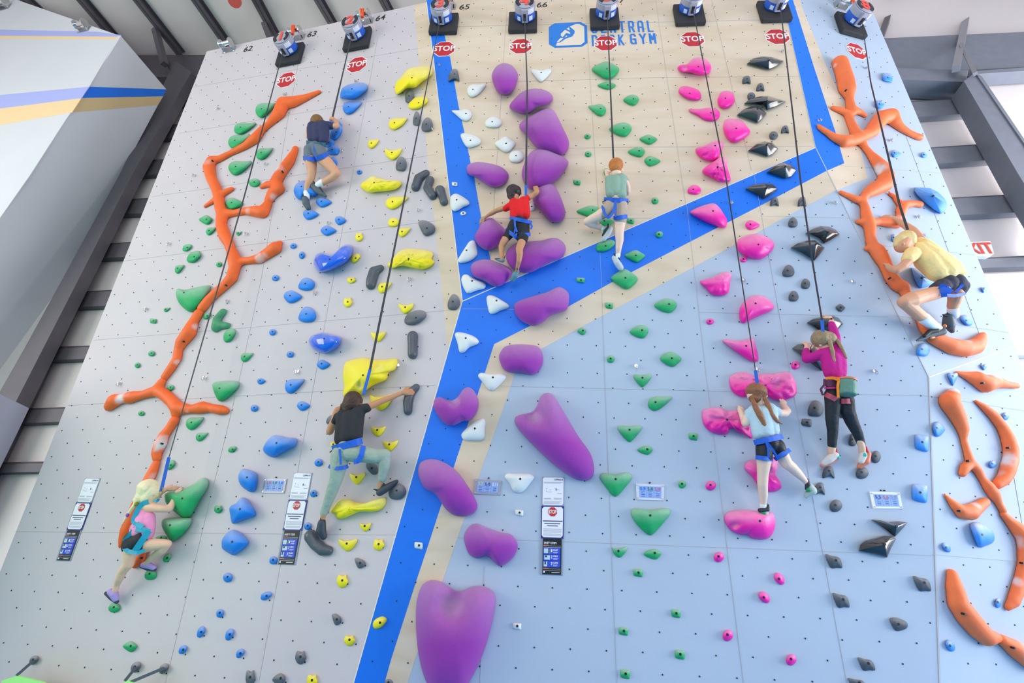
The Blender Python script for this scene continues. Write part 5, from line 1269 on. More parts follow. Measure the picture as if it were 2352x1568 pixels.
# ---- belay gates at the bottom left corner
GATE = mat('lime_green_fabric', 'A6F58E', .7); STRP = mat('gate_strap', '4E5866', .6)
for pts, strap_px, lab in [([(-80, 1800), (-40, 1640), (5, 1562), (38, 1552), (95, 1566), (210, 1640), (330, 1900)], [((76, 1518), (38, 1551))], 'lime green belay gate top at the bottom left corner'), ([(230, 1900), (260, 1640), (284, 1567), (294, 1562), (310, 1572), (380, 1660), (480, 1900)], [((312, 1532), (287, 1563)), ((376, 1534), (300, 1566))], 'lime green belay gate tip with two straps, bottom edge')]:
    root = empty('belay_gate', L_.at(pts[3][0], pts[3][1], .25), lab, 'belay gate', 'green belay gates')
    bm = bmesh.new(); slab(bm, L_, pts, .24, .27); from_bm('panel', bm, GATE, root)
    for (x0, y0), (x1, y1) in strap_px:
        bm = bmesh.new(); web(bm, [L_.at(x0, y0, .10), L_.at(x1, y1, .26)], .03, .006); from_bm('strap', bm, STRP, root)
for x0, y0, x1, y1, lab in [(67, 1505, 88, 1526, 'grey rounded hold anchoring the strap in the bottom left corner'), (300, 1519, 323, 1544, 'grey hold anchoring the left strap of the second green gate'), (365, 1523, 387, 1547, 'grey hold anchoring the right strap of the second green gate')]:
    P, w, hh = box_of('L', x0, y0, x1, y1)
    hold(P, [((x0 + x1) / 2 + (x1 - x0) / 2 * a, (y0 + y1) / 2 + (y1 - y0) / 2 * b) for a, b in TPL['eggR']], ((x0 + x1) / 2 - 2, (y0 + y1) / 2 - 1), .06, 'grey', label=lab, group='strap anchor holds', nr=8, npt=26)
# ================================================================ climbers
SKIN = {'fair': mat('skin_fair', 'EDC0A4', .55), 'pale': mat('skin_pale', 'F0CDB8', .55), 'tan': mat('skin_tan', 'C68E68', .55), 'warm': mat('skin_warm', 'DDA17E', .55)}
def cloth(name, col, rough=.85): return mat(name, col, rough, bump=.8, bscale=13, var=.10, vscale=7)
def climber(P, o_, sc, label, skin, body, parts, hands=(), ears=(), face=None, straps=(), extra=None):
    """body/parts: chains of (x,y,height off wall,radius) in crop pixels of the photo"""
    def pt(c):
        x, y = o_[0] + c[0] / sc, o_[1] + c[1] / sc; return P.at(x, y, c[2]), c[3] / sc * mpp(P.at(x, y, c[2])) if len(c) > 3 else 0
    cen = pt(body[0][0])[0]
    root = empty('climber', cen, label, 'person')
    def mesh(name, chains, m, vox, it=3, more=None, par=None):
        bm = bmesh.new()
        for ch in chains:
            pts = [pt(c) for c in ch]
            if len(pts) == 1: pts = [pts[0], (pts[0][0] + np.array([0, 0, .004]), pts[0][1])]
            for (a, ra), (b, rb) in zip(pts, pts[1:]): tube_add(bm, a, ra, b, rb)
        if more: more(bm)
        o = from_bm(name, bm, m, par or root, smooth=True); fuse(o, vox, it); return o
    def hands_add(bm):
        # palm plus five bent fingers closing towards the wall
        for (wx, wy, wh), (tx, ty, th), side, size in hands:
            w, _ = pt((wx, wy, wh, 0)); t, _ = pt((tx, ty, th, 0)); d = t - w; L = size; d = d / np.linalg.norm(d)
            s = np.cross(d, P.n); s /= np.linalg.norm(s); s = s * side
            palm = w + d * L * .30
            tube_add(bm, w, L * .17, palm + s * L * .06, L * .22, 10); tube_add(bm, w, L * .17, palm - s * L * .08, L * .21, 10)
            for i, (off, ln) in enumerate(((.20, .40), (.07, .46), (-.07, .43), (-.20, .34))):
                b0 = palm + s * L * off + d * L * .12; k1 = b0 + d * L * ln * .55 - P.n * L * .05; k2 = k1 + d * L * ln * .28 - P.n * L * ln * .42; k3 = k2 - P.n * L * ln * .25 - d * L * .03
                r = L * .070
                tube_add(bm, b0, r * 1.1, k1, r, 8); tube_add(bm, k1, r, k2, r * .92, 8); tube_add(bm, k2, r * .92, k3, r * .8, 8)
            b0 = w + d * L * .12 + s * L * .16; k1 = b0 + s * L * .20 + d * L * .14; k2 = k1 + d * L * .20 - P.n * L * .12 + s * L * .02
            tube_add(bm, b0, L * .10, k1, L * .085, 8); tube_add(bm, k1, L * .085, k2, L * .065, 8)
    def more(bm):
        hands_add(bm)
        for c in ears:
            q, r = pt(c); tube_add(bm, q, r, q + P.u * r * .7, r * .8, 10)
        if face is not None:
            # face=(hx,hy,hh,r,(dx,dy,dn)) : head centre, radius, looking direction in wall axes
            q, r = pt(face[:4]); d = face[4][0] * P.h + face[4][1] * P.u + face[4][2] * P.n; d /= np.linalg.norm(d)
            upv = P.u - d * (P.u @ d); upv /= np.linalg.norm(upv); sd = np.cross(d, upv)
            tube_add(bm, q + d * r * .93, r * .13, q + d * r * 1.2 - upv * r * .24, r * .14, 10)          # nose
            tube_add(bm, q + d * r * .62 - upv * r * .62, r * .30, q + d * r * .70 - upv * r * .78, r * .22, 10)  # chin
            tube_add(bm, q + d * r * .88 - upv * r * .50 - sd * r * .14, r * .07, q + d * r * .88 - upv * r * .50 + sd * r * .14, r * .07, 8)  # lips
            tube_add(bm, q + d * r * .84 + upv * r * .20 - sd * r * .42, r * .08, q + d * r * .90 + upv * r * .22 + sd * r * .42, r * .08, 8)  # brow
    body = [[(x_, y_, h_ - .02, r_ * (.66 if i_ < len(body[0]) - 1 else .5)) for i_, (x_, y_, h_, r_) in enumerate(body[0])]] + list(body[1:])
    mesh('body', body, SKIN[skin], .0065, 3, more)
    if face is not None:
        q, r = pt(face[:4]); d = face[4][0] * P.h + face[4][1] * P.u + face[4][2] * P.n; d /= np.linalg.norm(d)
        upv = P.u - d * (P.u @ d); upv /= np.linalg.norm(upv); sd = np.cross(d, upv)
        bm = bmesh.new()
        for s in (-1, 1): tube_add(bm, q + d * r * .88 + sd * s * r * .30 + upv * r * .04, r * .085, q + d * r * .90 + sd * s * r * .34 + upv * r * .04, r * .07, 10)
        from_bm('eyes', bm, mat('eye_dark', '3A2E2A', .3), root, smooth=True)
    objs = {}
    for name, m, chains, vox in parts:
        if name == 'hair': chains = [[(x_, y_, h_, r_ * 1.08) for x_, y_, h_, r_ in ch] for ch in chains]
        if name in ('shoe', 'sock', 'shoe_sole', 'pull_tab', 'shoe_heel', 'shoe_upper', 'pigtail', 'braid', 'shoe_patch', 'shoe_tongue'):
            for ch in chains: mesh(name, [ch], m, vox, 2)
            continue
        objs[name] = mesh(name, chains, m, vox, 9 if name in ('t_shirt', 'tank_top', 'long_sleeved_top', 'shorts') else 5 if name in ('trousers', 'leggings') else 3)
    for name, m, pts, w, th in straps:
        bm = bmesh.new(); q = [pt((*p, 1))[0] for p in pts]; k = mpp(q[0]) / sc; web(bm, q, w * k, th, 0, 0, max(10, len(q) * 4)); from_bm(name, bm, m, root)
    if extra: extra(root, pt, mesh)
    return root
HB = mat('harness_blue', '1760D2', .6, bump=.15, bscale=90); HT = mat('harness_teal', '18A0BE', .6); HM = mat('harness_maroon', 'B8465C', .6)
def belt(cx, cy, hc, rx, rd, tilt=0.0, a0=-.15, a1=1.15, n=12):
    """front-facing half loop around a waist: list of (x,y,h) crop points"""
    out = []
    for i in range(n + 1):
        t = math.pi * (a0 + (a1 - a0) * i / n); x = -math.cos(t) * rx; dd = math.sin(t) * rd
        out.append((cx + x, cy + tilt * x + dd * 0, hc + dd * .0 + math.sin(t) * .0 + dd))
    return out
def loop(cx, cy, hc, rx, depth, tilt=0.0, sag=0.0, n=20):
    out = []
    for i in range(n + 1):
        t = 2 * math.pi * i / n; x = math.cos(t) * rx
        out.append((cx + x, cy + tilt * x + sag * max(0, math.sin(t)), hc + math.sin(t) * depth))
    return out

# 1 blonde girl in pink ------------------------------------------------------------
def ex1(root, pt, mesh):
    for nm, m, c, r in (('scrunchie', mat('olive_scrunchie', '8C9A3C', .8), (522, 355, .33, 20), .5), ('hair_tie', mat('purple_hair_tie', '8A50C0', .6), (430, 472, .31, 16), .5)):
        bm = bmesh.new(); q, r_ = pt(c); tube_add(bm, q - P_u * r_ * .3, r_, q + P_u * r_ * .3, r_); from_bm(nm, bm, m, root, smooth=True)
P_u = L_.u
HAIRB = mat('hair_pale_blonde', 'F8EABF', .6, bump=.25, bscale=70, var=.07, vscale=30)
LAV = mat('shoe_lavender', 'B49ADC', .6); SOLE = mat('shoe_dark_rubber', '3C3C50', .6)
climber(L_, (200, 1080), 4.613, 'blonde girl in pink tank top and black shorts gripping a big green hold', 'fair',
 [[(590, 420, .27, 62), (570, 520, .27, 62), (560, 640, .27, 70)], [(640, 240, .27, 88), (650, 330, .26, 46), (610, 400, .26, 60)], [(660, 390, .27, 58), (710, 395, .27, 48), (800, 405, .25, 38), (870, 405, .2, 40), (905, 360, .18, 36), (935, 290, .14, 25), (950, 250, .11, 24)], [(690, 340, .22, 40), (760, 250, .16, 30), (810, 215, .12, 24), (850, 195, .1, 22)],
  [(460, 830, .27, 70), (455, 900, .26, 58), (440, 990, .23, 52), (375, 1070, .2, 44), (345, 1140, .17, 40), (315, 1210, .13, 30), (300, 1270, .11, 30)], [(600, 800, .25, 72), (700, 785, .24, 62), (800, 780, .21, 52), (850, 780, .2, 42), (800, 840, .17, 45), (720, 900, .13, 38), (650, 960, .1, 28), (620, 990, .08, 26)]],
 [('hair', HAIRB, [[(645, 205, .27, 104), (600, 270, .28, 72), (545, 310, .3, 46), (520, 350, .32, 22), (470, 410, .31, 18), (430, 472, .3, 15), (400, 520, .3, 10), (365, 580, .3, 4)], [(690, 230, .27, 72), (640, 290, .28, 60)]], .008),
  ('tank_top', cloth('pink_jersey', 'F59CCB'), [[(610, 460, .265, 60), (590, 540, .265, 88), (570, 640, .27, 92)], [(660, 500, .26, 56), (650, 600, .26, 66), (640, 680, .27, 62)], [(500, 600, .27, 40), (500, 680, .27, 48)], [(595, 400, .27, 40), (600, 470, .27, 60)]], .008),
  ('shorts', cloth('black_leggings', '1E2430', .7), [[(480, 730, .27, 84), (460, 800, .27, 82)], [(580, 730, .27, 92), (590, 790, .26, 84)], [(530, 760, .28, 90)]], .008),
  ('shoe', LAV, [[(250, 1285, .12, 34), (285, 1310, .1, 42), (305, 1360, .08, 32)], [(600, 1000, .08, 30), (650, 1005, .07, 34), (705, 1030, .06, 26)]], .007),
  ('shoe_sole', SOLE, [[(200, 1300, .11, 18), (255, 1352, .09, 20), (315, 1390, .07, 22)], [(575, 1018, .06, 18), (640, 1042, .05, 18), (718, 1050, .05, 16)]], .007)],
 hands=[((950, 250, .11), (975, 190, .07), 1, .125), ((840, 200, .1), (930, 185, .05), -1, .12)], ears=[(705, 260, .3, 14)], face=(660, 235, .26, 84, (.55, .1, -.8)),
 straps=[('harness_strap', HT, [(650, 330, .335), (590, 350, .345), (545, 400, .35), (510, 470, .355), (490, 530, .36), (515, 560, .365), (590, 600, .37)], 46, .006), ('harness_belt', HT, [(470, 640, .33), (510, 620, .36), (580, 625, .372), (660, 650, .35)], 52, .008),
         ('leg_strap', HT, [(485, 630, .36), (450, 680, .365), (390, 750, .35)], 34, .006), ('leg_strap', HT, [(655, 640, .36), (600, 720, .375), (510, 850, .37)], 62, .006), ('leg_loop', HT, [(395, 820, .34), (430, 855, .355), (480, 865, .36), (540, 875, .36), (610, 845, .33)], 40, .008), ('harness_strap', HT, [(700, 320, .33), (745, 325, .33), (760, 300, .36)], 26, .006)], extra=ex1)

# 2 boy in navy --------------------------------------------------------------------
SHOEG = mat('shoe_slate', '566068', .6); SOCK = mat('sock_white', 'EDEFF2', .8); BLKR = mat('shoe_black', '202226', .55)
climber(L_, (660, 250), 6.272, 'boy in navy t-shirt and grey shorts, high on the left wall', 'warm',
 [[(440, 260, .26, 70), (440, 400, .28, 90), (420, 520, .29, 90)], [(425, 190, .25, 80), (440, 240, .26, 46)], [(600, 235, .26, 44), (680, 250, .24, 38), (715, 240, .22, 36), (705, 190, .16, 32), (670, 150, .12, 26), (640, 135, .1, 24)], [(310, 320, .22, 38), (300, 400, .18, 34), (340, 300, .1, 28), (420, 200, .08, 24)],
  [(340, 740, .28, 84), (345, 820, .26, 76), (355, 910, .23, 60), (345, 990, .2, 50), (295, 1090, .16, 48), (278, 1180, .12, 38), (278, 1230, .1, 34)], [(510, 720, .28, 92), (590, 790, .26, 82), (670, 880, .23, 68), (712, 930, .22, 52), (650, 985, .19, 54), (570, 1030, .16, 48), (500, 1075, .13, 40), (460, 1095, .12, 36)]],
 [('hair', mat('hair_light_brown', '8A6238', .7, bump=.5, bscale=60, var=.2, vscale=30), [[(425, 190, .26, 86), (430, 170, .26, 82)]], .008),
  ('t_shirt', cloth('navy_jersey', '34385C'), [[(370, 260, .27, 80), (360, 350, .28, 76), (365, 440, .3, 72)], [(520, 250, .27, 82), (520, 350, .28, 84), (525, 460, .3, 66)], [(440, 280, .28, 90), (440, 440, .3, 84)], [(580, 235, .26, 58), (640, 245, .25, 50)], [(325, 280, .25, 46), (315, 370, .22, 34)]], .008),
  ('shorts', cloth('grey_shorts', '6E7884'), [[(330, 600, .3, 92), (325, 680, .29, 88), (335, 745, .28, 84)], [(455, 600, .3, 98), (500, 690, .29, 96), (540, 730, .28, 84)], [(400, 560, .3, 92)]], .008),
  ('sock', SOCK, [[(276, 1205, .11, 44), (285, 1275, .1, 38)], [(500, 1062, .14, 50), (450, 1100, .12, 52)]], .007),
  ('shoe', SHOEG, [[(258, 1300, .11, 48), (272, 1360, .09, 52), (300, 1420, .06, 40)], [(370, 1110, .12, 46), (440, 1175, .1, 50), (500, 1220, .08, 38), (550, 1255, .06, 22)]], .007),
  ('pull_tab', BLKR, [[(222, 1225, .12, 8), (232, 1262, .12, 9)], [(268, 1250, .13, 8), (262, 1285, .12, 9)], [(378, 1040, .15, 9), (392, 1075, .14, 9)], [(345, 1082, .15, 9), (375, 1092, .14, 9)], [(510, 1190, .11, 9), (470, 1130, .13, 12)]], .005)],
 hands=[((650, 140, .1), (585, 120, .06), 1, .13)], ears=[(345, 195, .27, 14)], face=(425, 190, .25, 78, (-.1, .5, -.9)),
 straps=[('harness_belt', mat('harness_dark_teal', '2A6076', .6), belt(415, 505, .28, 140, .105, .12), 62, .01), ('leg_loop', HB, loop(325, 715, .285, 96, .095, .05), 60, .009), ('leg_loop', HB, loop(490, 690, .285, 94, .105, -.45), 60, .009), ('riser_strap', HB, [(385, 520, .40), (380, 600, .41), (420, 720, .40)], 16, .005)])

# 3 climber in black ---------------------------------------------------------------
BLUEG = mat('shoe_blue_black', '39424C', .55)
climber(L_, (680, 860), 3.92, 'long-haired climber in black t-shirt and sage trousers reaching for a grey hold', 'tan',
 [[(490, 350, .28, 60), (470, 450, .29, 85), (460, 600, .3, 85)], [(505, 240, .27, 66), (500, 310, .27, 36)], [(590, 300, .27, 40), (660, 288, .25, 32), (780, 235, .2, 29), (870, 200, .15, 24), (940, 172, .11, 20), (965, 162, .1, 19)], [(360, 390, .25, 38), (325, 460, .22, 36), (305, 510, .2, 34), (335, 430, .13, 27), (350, 360, .1, 24), (360, 330, .08, 22)],
  [(450, 650, .3, 45), (390, 780, .28, 44), (365, 930, .25, 38), (310, 1060, .19, 32), (265, 1180, .14, 26), (245, 1270, .12, 24), (240, 1310, .1, 22)], [(500, 690, .3, 45), (620, 720, .27, 44), (790, 730, .22, 36), (785, 830, .18, 32), (770, 930, .14, 28), (760, 990, .12, 25), (755, 1020, .11, 24)]],
 [('hair', mat('hair_dark_brown', '4A2E24', .5, bump=.5, bscale=50, var=.3, vscale=25), [[(510, 225, .28, 74), (485, 270, .29, 66), (465, 310, .3, 44), (455, 330, .3, 20)], [(535, 240, .28, 62), (540, 270, .28, 52)], [(430, 290, .28, 36), (405, 320, .28, 16)]], .009),
  ('t_shirt', cloth('black_cotton', '2B2D33'), [[(425, 370, .28, 62), (425, 470, .29, 70), (410, 580, .3, 66)], [(560, 340, .28, 62), (540, 450, .29, 68), (535, 550, .3, 66)], [(490, 390, .29, 80), (470, 560, .3, 82)], [(590, 310, .27, 48), (640, 300, .26, 42)], [(375, 380, .26, 40), (348, 420, .25, 34)]], .009),
  ('trousers', cloth('sage_cotton', 'A3B4A6'), [[(400, 720, .3, 84), (385, 820, .28, 76), (365, 930, .25, 60), (320, 1060, .19, 52), (275, 1180, .14, 40), (252, 1242, .12, 36)], [(500, 700, .3, 84), (600, 715, .28, 76), (720, 735, .25, 64), (800, 720, .23, 52), (795, 820, .19, 50), (775, 935, .14, 38)], [(450, 670, .3, 84)]], .009),
  ('shoe', BLUEG, [[(232, 1335, .11, 36), (225, 1400, .09, 44), (248, 1455, .06, 32)], [(755, 1060, .11, 34), (800, 1030, .1, 36), (860, 990, .08, 28), (905, 962, .06, 18)]], .008),
  ('pull_tab', BLKR, [[(222, 1290, .13, 6), (222, 1325, .12, 9)], [(262, 1312, .12, 6), (248, 1335, .12, 9)], [(697, 1030, .12, 5), (730, 1040, .12, 10)], [(790, 990, .12, 14), (770, 1020, .12, 16)]], .005)],
 hands=[((960, 163, .1), (1065, 150, .08), -1, .16), ((360, 332, .08), (385, 300, .04), 1, .14)], face=(505, 235, .26, 64, (.05, .2, -1)),
 straps=[('harness_belt', HB, belt(460, 632, .29, 135, .125, -.28), 58, .01), ('leg_loop', HB, loop(382, 825, .28, 80, .085, 0, 18), 32, .009), ('riser_strap', HB, [(390, 670, .41), (400, 740, .40), (402, 810, .385)], 18, .005), ('leg_loop', HB, [(605, 640, .36), (590, 720, .375), (560, 780, .37), (520, 785, .36)], 44, .009), ('gear_loop', BLKR, [(305, 700, .33), (322, 684, .35), (345, 690, .37)], 10, .008)])

# 4 boy in red ---------------------------------------------------------------------
climber(U_, (1090, 400), 6.03, 'dark-haired boy in red t-shirt and black shorts on purple holds', 'tan',
 [[(600, 380, .28, 70), (620, 480, .29, 95), (630, 620, .3, 90)], [(545, 250, .27, 78), (570, 330, .27, 44)], [(450, 465, .26, 40), (380, 478, .24, 37), (300, 505, .2, 34), (240, 540, .16, 30), (170, 580, .20, 20), (140, 600, .19, 17)], [(750, 320, .27, 38), (800, 298, .26, 36), (850, 262, .28, 36), (868, 235, .28, 34), (840, 210, .25, 28)],
  [(440, 880, .31, 56), (395, 950, .31, 48), (372, 1000, .30, 42), (375, 1080, .29, 38), (380, 1150, .28, 32), (380, 1180, .27, 28)], [(655, 940, .33, 56), (620, 1030, .35, 52), (625, 1110, .35, 46), (615, 1200, .32, 36), (595, 1280, .26, 28), (588, 1335, .21, 24)]],
 [('hair', mat('hair_black_brown', '2C1E1E', .4, bump=.4, bscale=60, var=.2, vscale=30), [[(530, 235, .28, 90), (515, 290, .28, 64), (510, 340, .29, 26)], [(565, 240, .28, 80)]], .008),
  ('t_shirt', cloth('red_jersey', 'E8151E'), [[(545, 400, .28, 72), (560, 500, .3, 72), (550, 600, .3, 66)], [(680, 380, .28, 76), (695, 480, .3, 76), (700, 560, .3, 72)], [(610, 430, .29, 90), (620, 560, .3, 88)], [(480, 445, .27, 52), (430, 475, .26, 46)], [(725, 335, .27, 46), (755, 318, .26, 42)]], .008),
  ('shorts', cloth('black_shorts', '24272C'), [[(560, 690, .3, 86), (500, 800, .30, 74), (440, 880, .31, 60)], [(670, 700, .3, 96), (680, 800, .30, 86), (665, 910, .32, 72)], [(610, 665, .3, 92)]], .008),
  ('shoe', mat('shoe_teal_grey', '5E8C9C', .6), [[(390, 1195, .26, 30), (350, 1190, .25, 26), (300, 1178, .24, 12)], [(590, 1345, .19, 32), (560, 1400, .16, 46), (530, 1455, .12, 36)]], .007),
  ('pull_tab', BLKR, [[(588, 1262, .28, 9), (592, 1320, .25, 9)], [(425, 1125, .29, 6), (410, 1165, .28, 7)], [(285, 1172, .25, 8), (390, 1168, .28, 8)]], .005)],
 hands=[((145, 598, .19), (95, 635, .15), -1, .13), ((842, 212, .24), (845, 165, .22), 1, .13)], ears=[(640, 268, .27, 16)], face=(545, 245, .26, 76, (-.1, .1, -1)),
 straps=[('harness_belt', HB, belt(640, 635, .29, 150, .12, .22), 46, .01), ('leg_loop', HB, loop(520, 830, .28, 90, .09, .75), 50, .009), ('leg_loop', HB, loop(680, 835, .28, 92, .09, -.03), 48, .009), ('riser_strap', HB, [(555, 640, .41), (560, 720, .41), (590, 800, .39)], 26, .005), ('riser_strap', HB, [(565, 740, .405), (550, 820, .39)], 20, .005), ('gear_loop', HB, [(770, 680, .36), (795, 720, .37), (780, 760, .36)], 26, .006)])

# 5 boy in green -------------------------------------------------------------------
climber(U_, (1320, 350), 5.407, 'red-haired boy in sage green t-shirt and khaki shorts', 'pale',
 [[(510, 320, .27, 60), (500, 420, .28, 95), (510, 560, .3, 90)], [(512, 180, .27, 80), (512, 260, .27, 54)], [(420, 300, .2, 30), (400, 265, .14, 26), (392, 235, .1, 22)], [(640, 370, .25, 32), (662, 430, .22, 30), (668, 490, .19, 26), (660, 515, .15, 24)],
  [(370, 740, .28, 70), (290, 795, .26, 66), (200, 835, .22, 56), (150, 860, .2, 46), (210, 890, .16, 50), (300, 920, .11, 40), (360, 950, .09, 30)], [(568, 840, .28, 72), (560, 920, .25, 62), (555, 1010, .23, 54), (558, 1090, .2, 50), (545, 1190, .16, 38), (540, 1260, .12, 30), (535, 1290, .11, 28)]],
 [('hair', mat('hair_ginger', 'C87A3C', .7, bump=.4, bscale=70, var=.2, vscale=30), [[(512, 158, .275, 86), (510, 200, .285, 70)]], .008),
  ('t_shirt', cloth('sage_green_jersey', '8DAE9E'), [[(440, 340, .27, 64), (440, 430, .28, 64), (450, 520, .29, 62)], [(570, 330, .27, 72), (575, 430, .28, 68), (575, 530, .29, 70)], [(505, 360, .28, 80), (510, 500, .29, 78)], [(615, 330, .26, 50), (645, 350, .25, 32)], [(405, 325, .22, 34)]], .008),
  ('shorts', cloth('khaki_cotton', 'BDAA98'), [[(430, 670, .3, 84), (370, 740, .28, 74), (325, 780, .27, 62)], [(575, 670, .3, 84), (570, 780, .28, 80), (568, 850, .28, 72)], [(500, 640, .3, 90)]], .008),
  ('sock', SOCK, [[(350, 945, .1, 33), (380, 955, .09, 30)], [(538, 1275, .12, 32), (525, 1300, .11, 30)]], .006),
  ('shoe', mat('shoe_pale_grey', 'C4CCD2', .6), [[(440, 945, .1, 34), (415, 1000, .09, 40), (360, 1075, .07, 30), (330, 1100, .06, 14)], [(495, 1310, .1, 36), (530, 1370, .09, 42), (570, 1430, .06, 38)]], .007),
  ('shoe_tongue', mat('shoe_dark_green', '1F3A38', .6), [[(415, 890, .13, 10), (412, 930, .13, 14), (380, 970, .12, 20), (345, 1030, .1, 10)], [(492, 1262, .13, 12), (500, 1290, .13, 9)], [(540, 1305, .12, 12), (570, 1355, .11, 8)]], .005)],
 hands=[((394, 240, .1), (405, 205, .05), 1, .12), ((662, 510, .15), (640, 500, .08), -1, .12)], ears=[(432, 238, .27, 18), (588, 225, .27, 18)], face=(512, 185, .26, 78, (0, .15, -1)),
 straps=[('harness_belt', HB, belt(515, 590, .29, 150, .12, .05), 50, .01), ('leg_loop', HB, [(345, 660, .34), (365, 740, .38), (405, 810, .385), (440, 800, .39), (480, 740, .39), (510, 600, .41)], 30, .009), ('leg_loop', HB, loop(568, 805, .28, 84, .095, -.12), 50, .009), ('riser_strap', HB, [(512, 590, .415), (515, 700, .40), (510, 800, .385)], 16, .005), ('gear_loop', BLKR, [(385, 590, .36), (345, 615, .33), (350, 632, .33), (390, 628, .37)], 7, .008), ('gear_loop', BLKR, [(630, 590, .36), (668, 620, .33), (660, 642, .33), (620, 632, .37)], 7, .008)])

# 6 pigtailed girl -----------------------------------------------------------------
HAIRA = mat('hair_auburn', '9A6440', .5, bump=.5, bscale=45, var=.25, vscale=25)
SHM = mat('shoe_mint_grey', 'B6C4BC', .6)
climber(M_, (1600, 840), 4.127, 'pigtailed girl in pale blue t-shirt and black shorts on pink holds', 'pale',
 [[(625, 400, .28, 60), (625, 500, .29, 90), (660, 660, .3, 85)], [(565, 275, .26, 84), (600, 355, .27, 42)], [(490, 480, .26, 42), (465, 540, .24, 40), (450, 510, .2, 34), (430, 460, .15, 28), (412, 420, .11, 24)], [(780, 445, .26, 38), (835, 450, .23, 36), (860, 430, .2, 34), (835, 390, .15, 28), (815, 360, .11, 26)],
  [(640, 860, .28, 70), (635, 940, .26, 60), (628, 1030, .23, 50), (625, 1120, .2, 46), (632, 1220, .15, 40), (632, 1290, .12, 30), (632, 1340, .1, 28)], [(810, 850, .28, 62), (850, 920, .26, 54), (900, 960, .23, 50), (960, 1020, .18, 42), (1010, 1070, .14, 30), (1040, 1105, .12, 26)]],
 [('hair', HAIRA, [[(565, 255, .27, 92), (560, 300, .27, 60)]], .008),
  ('pigtail', HAIRA, [[(530, 320, .33, 18), (560, 390, .36, 26), (600, 470, .37, 30), (640, 550, .37, 24), (658, 605, .37, 8)], [(640, 300, .33, 16), (680, 380, .36, 24), (710, 460, .37, 24), (760, 520, .37, 18), (815, 552, .37, 5)]], .006),
  ('t_shirt', cloth('pale_blue_jersey', 'BBD6E2'), [[(560, 440, .28, 76), (580, 540, .29, 72), (590, 640, .3, 64)], [(690, 420, .28, 72), (700, 520, .29, 70), (715, 610, .3, 66)], [(630, 460, .29, 86), (650, 620, .3, 84)], [(505, 450, .27, 50), (490, 500, .26, 42)], [(755, 430, .27, 46), (780, 445, .26, 38)]], .008),
  ('shorts', cloth('black_cycling_shorts', '1C1F28', .6), [[(640, 770, .3, 76), (640, 850, .29, 74)], [(760, 760, .3, 74), (800, 830, .29, 62)], [(700, 740, .3, 84)]], .008),
  ('sock', SOCK, [[(632, 1318, .11, 31), (634, 1345, .1, 30)], [(1035, 1100, .12, 27), (1048, 1115, .12, 26)]], .006),
  ('shoe', SHM, [[(650, 1375, .1, 30), (645, 1405, .09, 34), (580, 1395, .08, 16), (550, 1388, .07, 7)], [(1075, 1145, .11, 34), (1090, 1180, .1, 46), (1040, 1230, .07, 24)]], .007),
  ('shoe_upper', mat('shoe_charcoal_strap', '2C2C38', .6), [[(680, 1320, .13, 10), (670, 1360, .12, 22), (600, 1368, .12, 20)], [(1050, 1078, .14, 12), (1052, 1120, .13, 24), (1040, 1165, .12, 14)]], .006),
  ('shoe_heel', mat('shoe_green_heel', '1E9A62', .6), [[(640, 1395, .12, 18), (600, 1392, .11, 8)], [(1062, 1172, .14, 20), (1040, 1190, .12, 8)]], .006)],
 hands=[((413, 425, .11), (425, 385, .05), 1, .135), ((817, 362, .11), (835, 325, .06), -1, .135)], ears=[(660, 285, .27, 15)], face=(560, 270, .25, 80, (-.25, .05, -1)),
 straps=[('harness_belt', HB, belt(680, 698, .29, 135, .12, -.22), 48, .01), ('leg_loop', HB, loop(640, 875, .28, 78, .09, .12), 40, .009), ('leg_loop', HB, loop(812, 840, .28, 70, .09, -.65), 40, .009), ('riser_strap', HB, [(660, 720, .415), (680, 780, .41), (682, 870, .39)], 20, .005), ('riser_strap', HB, [(665, 725, .415), (720, 790, .41), (770, 870, .39)], 20, .005)])

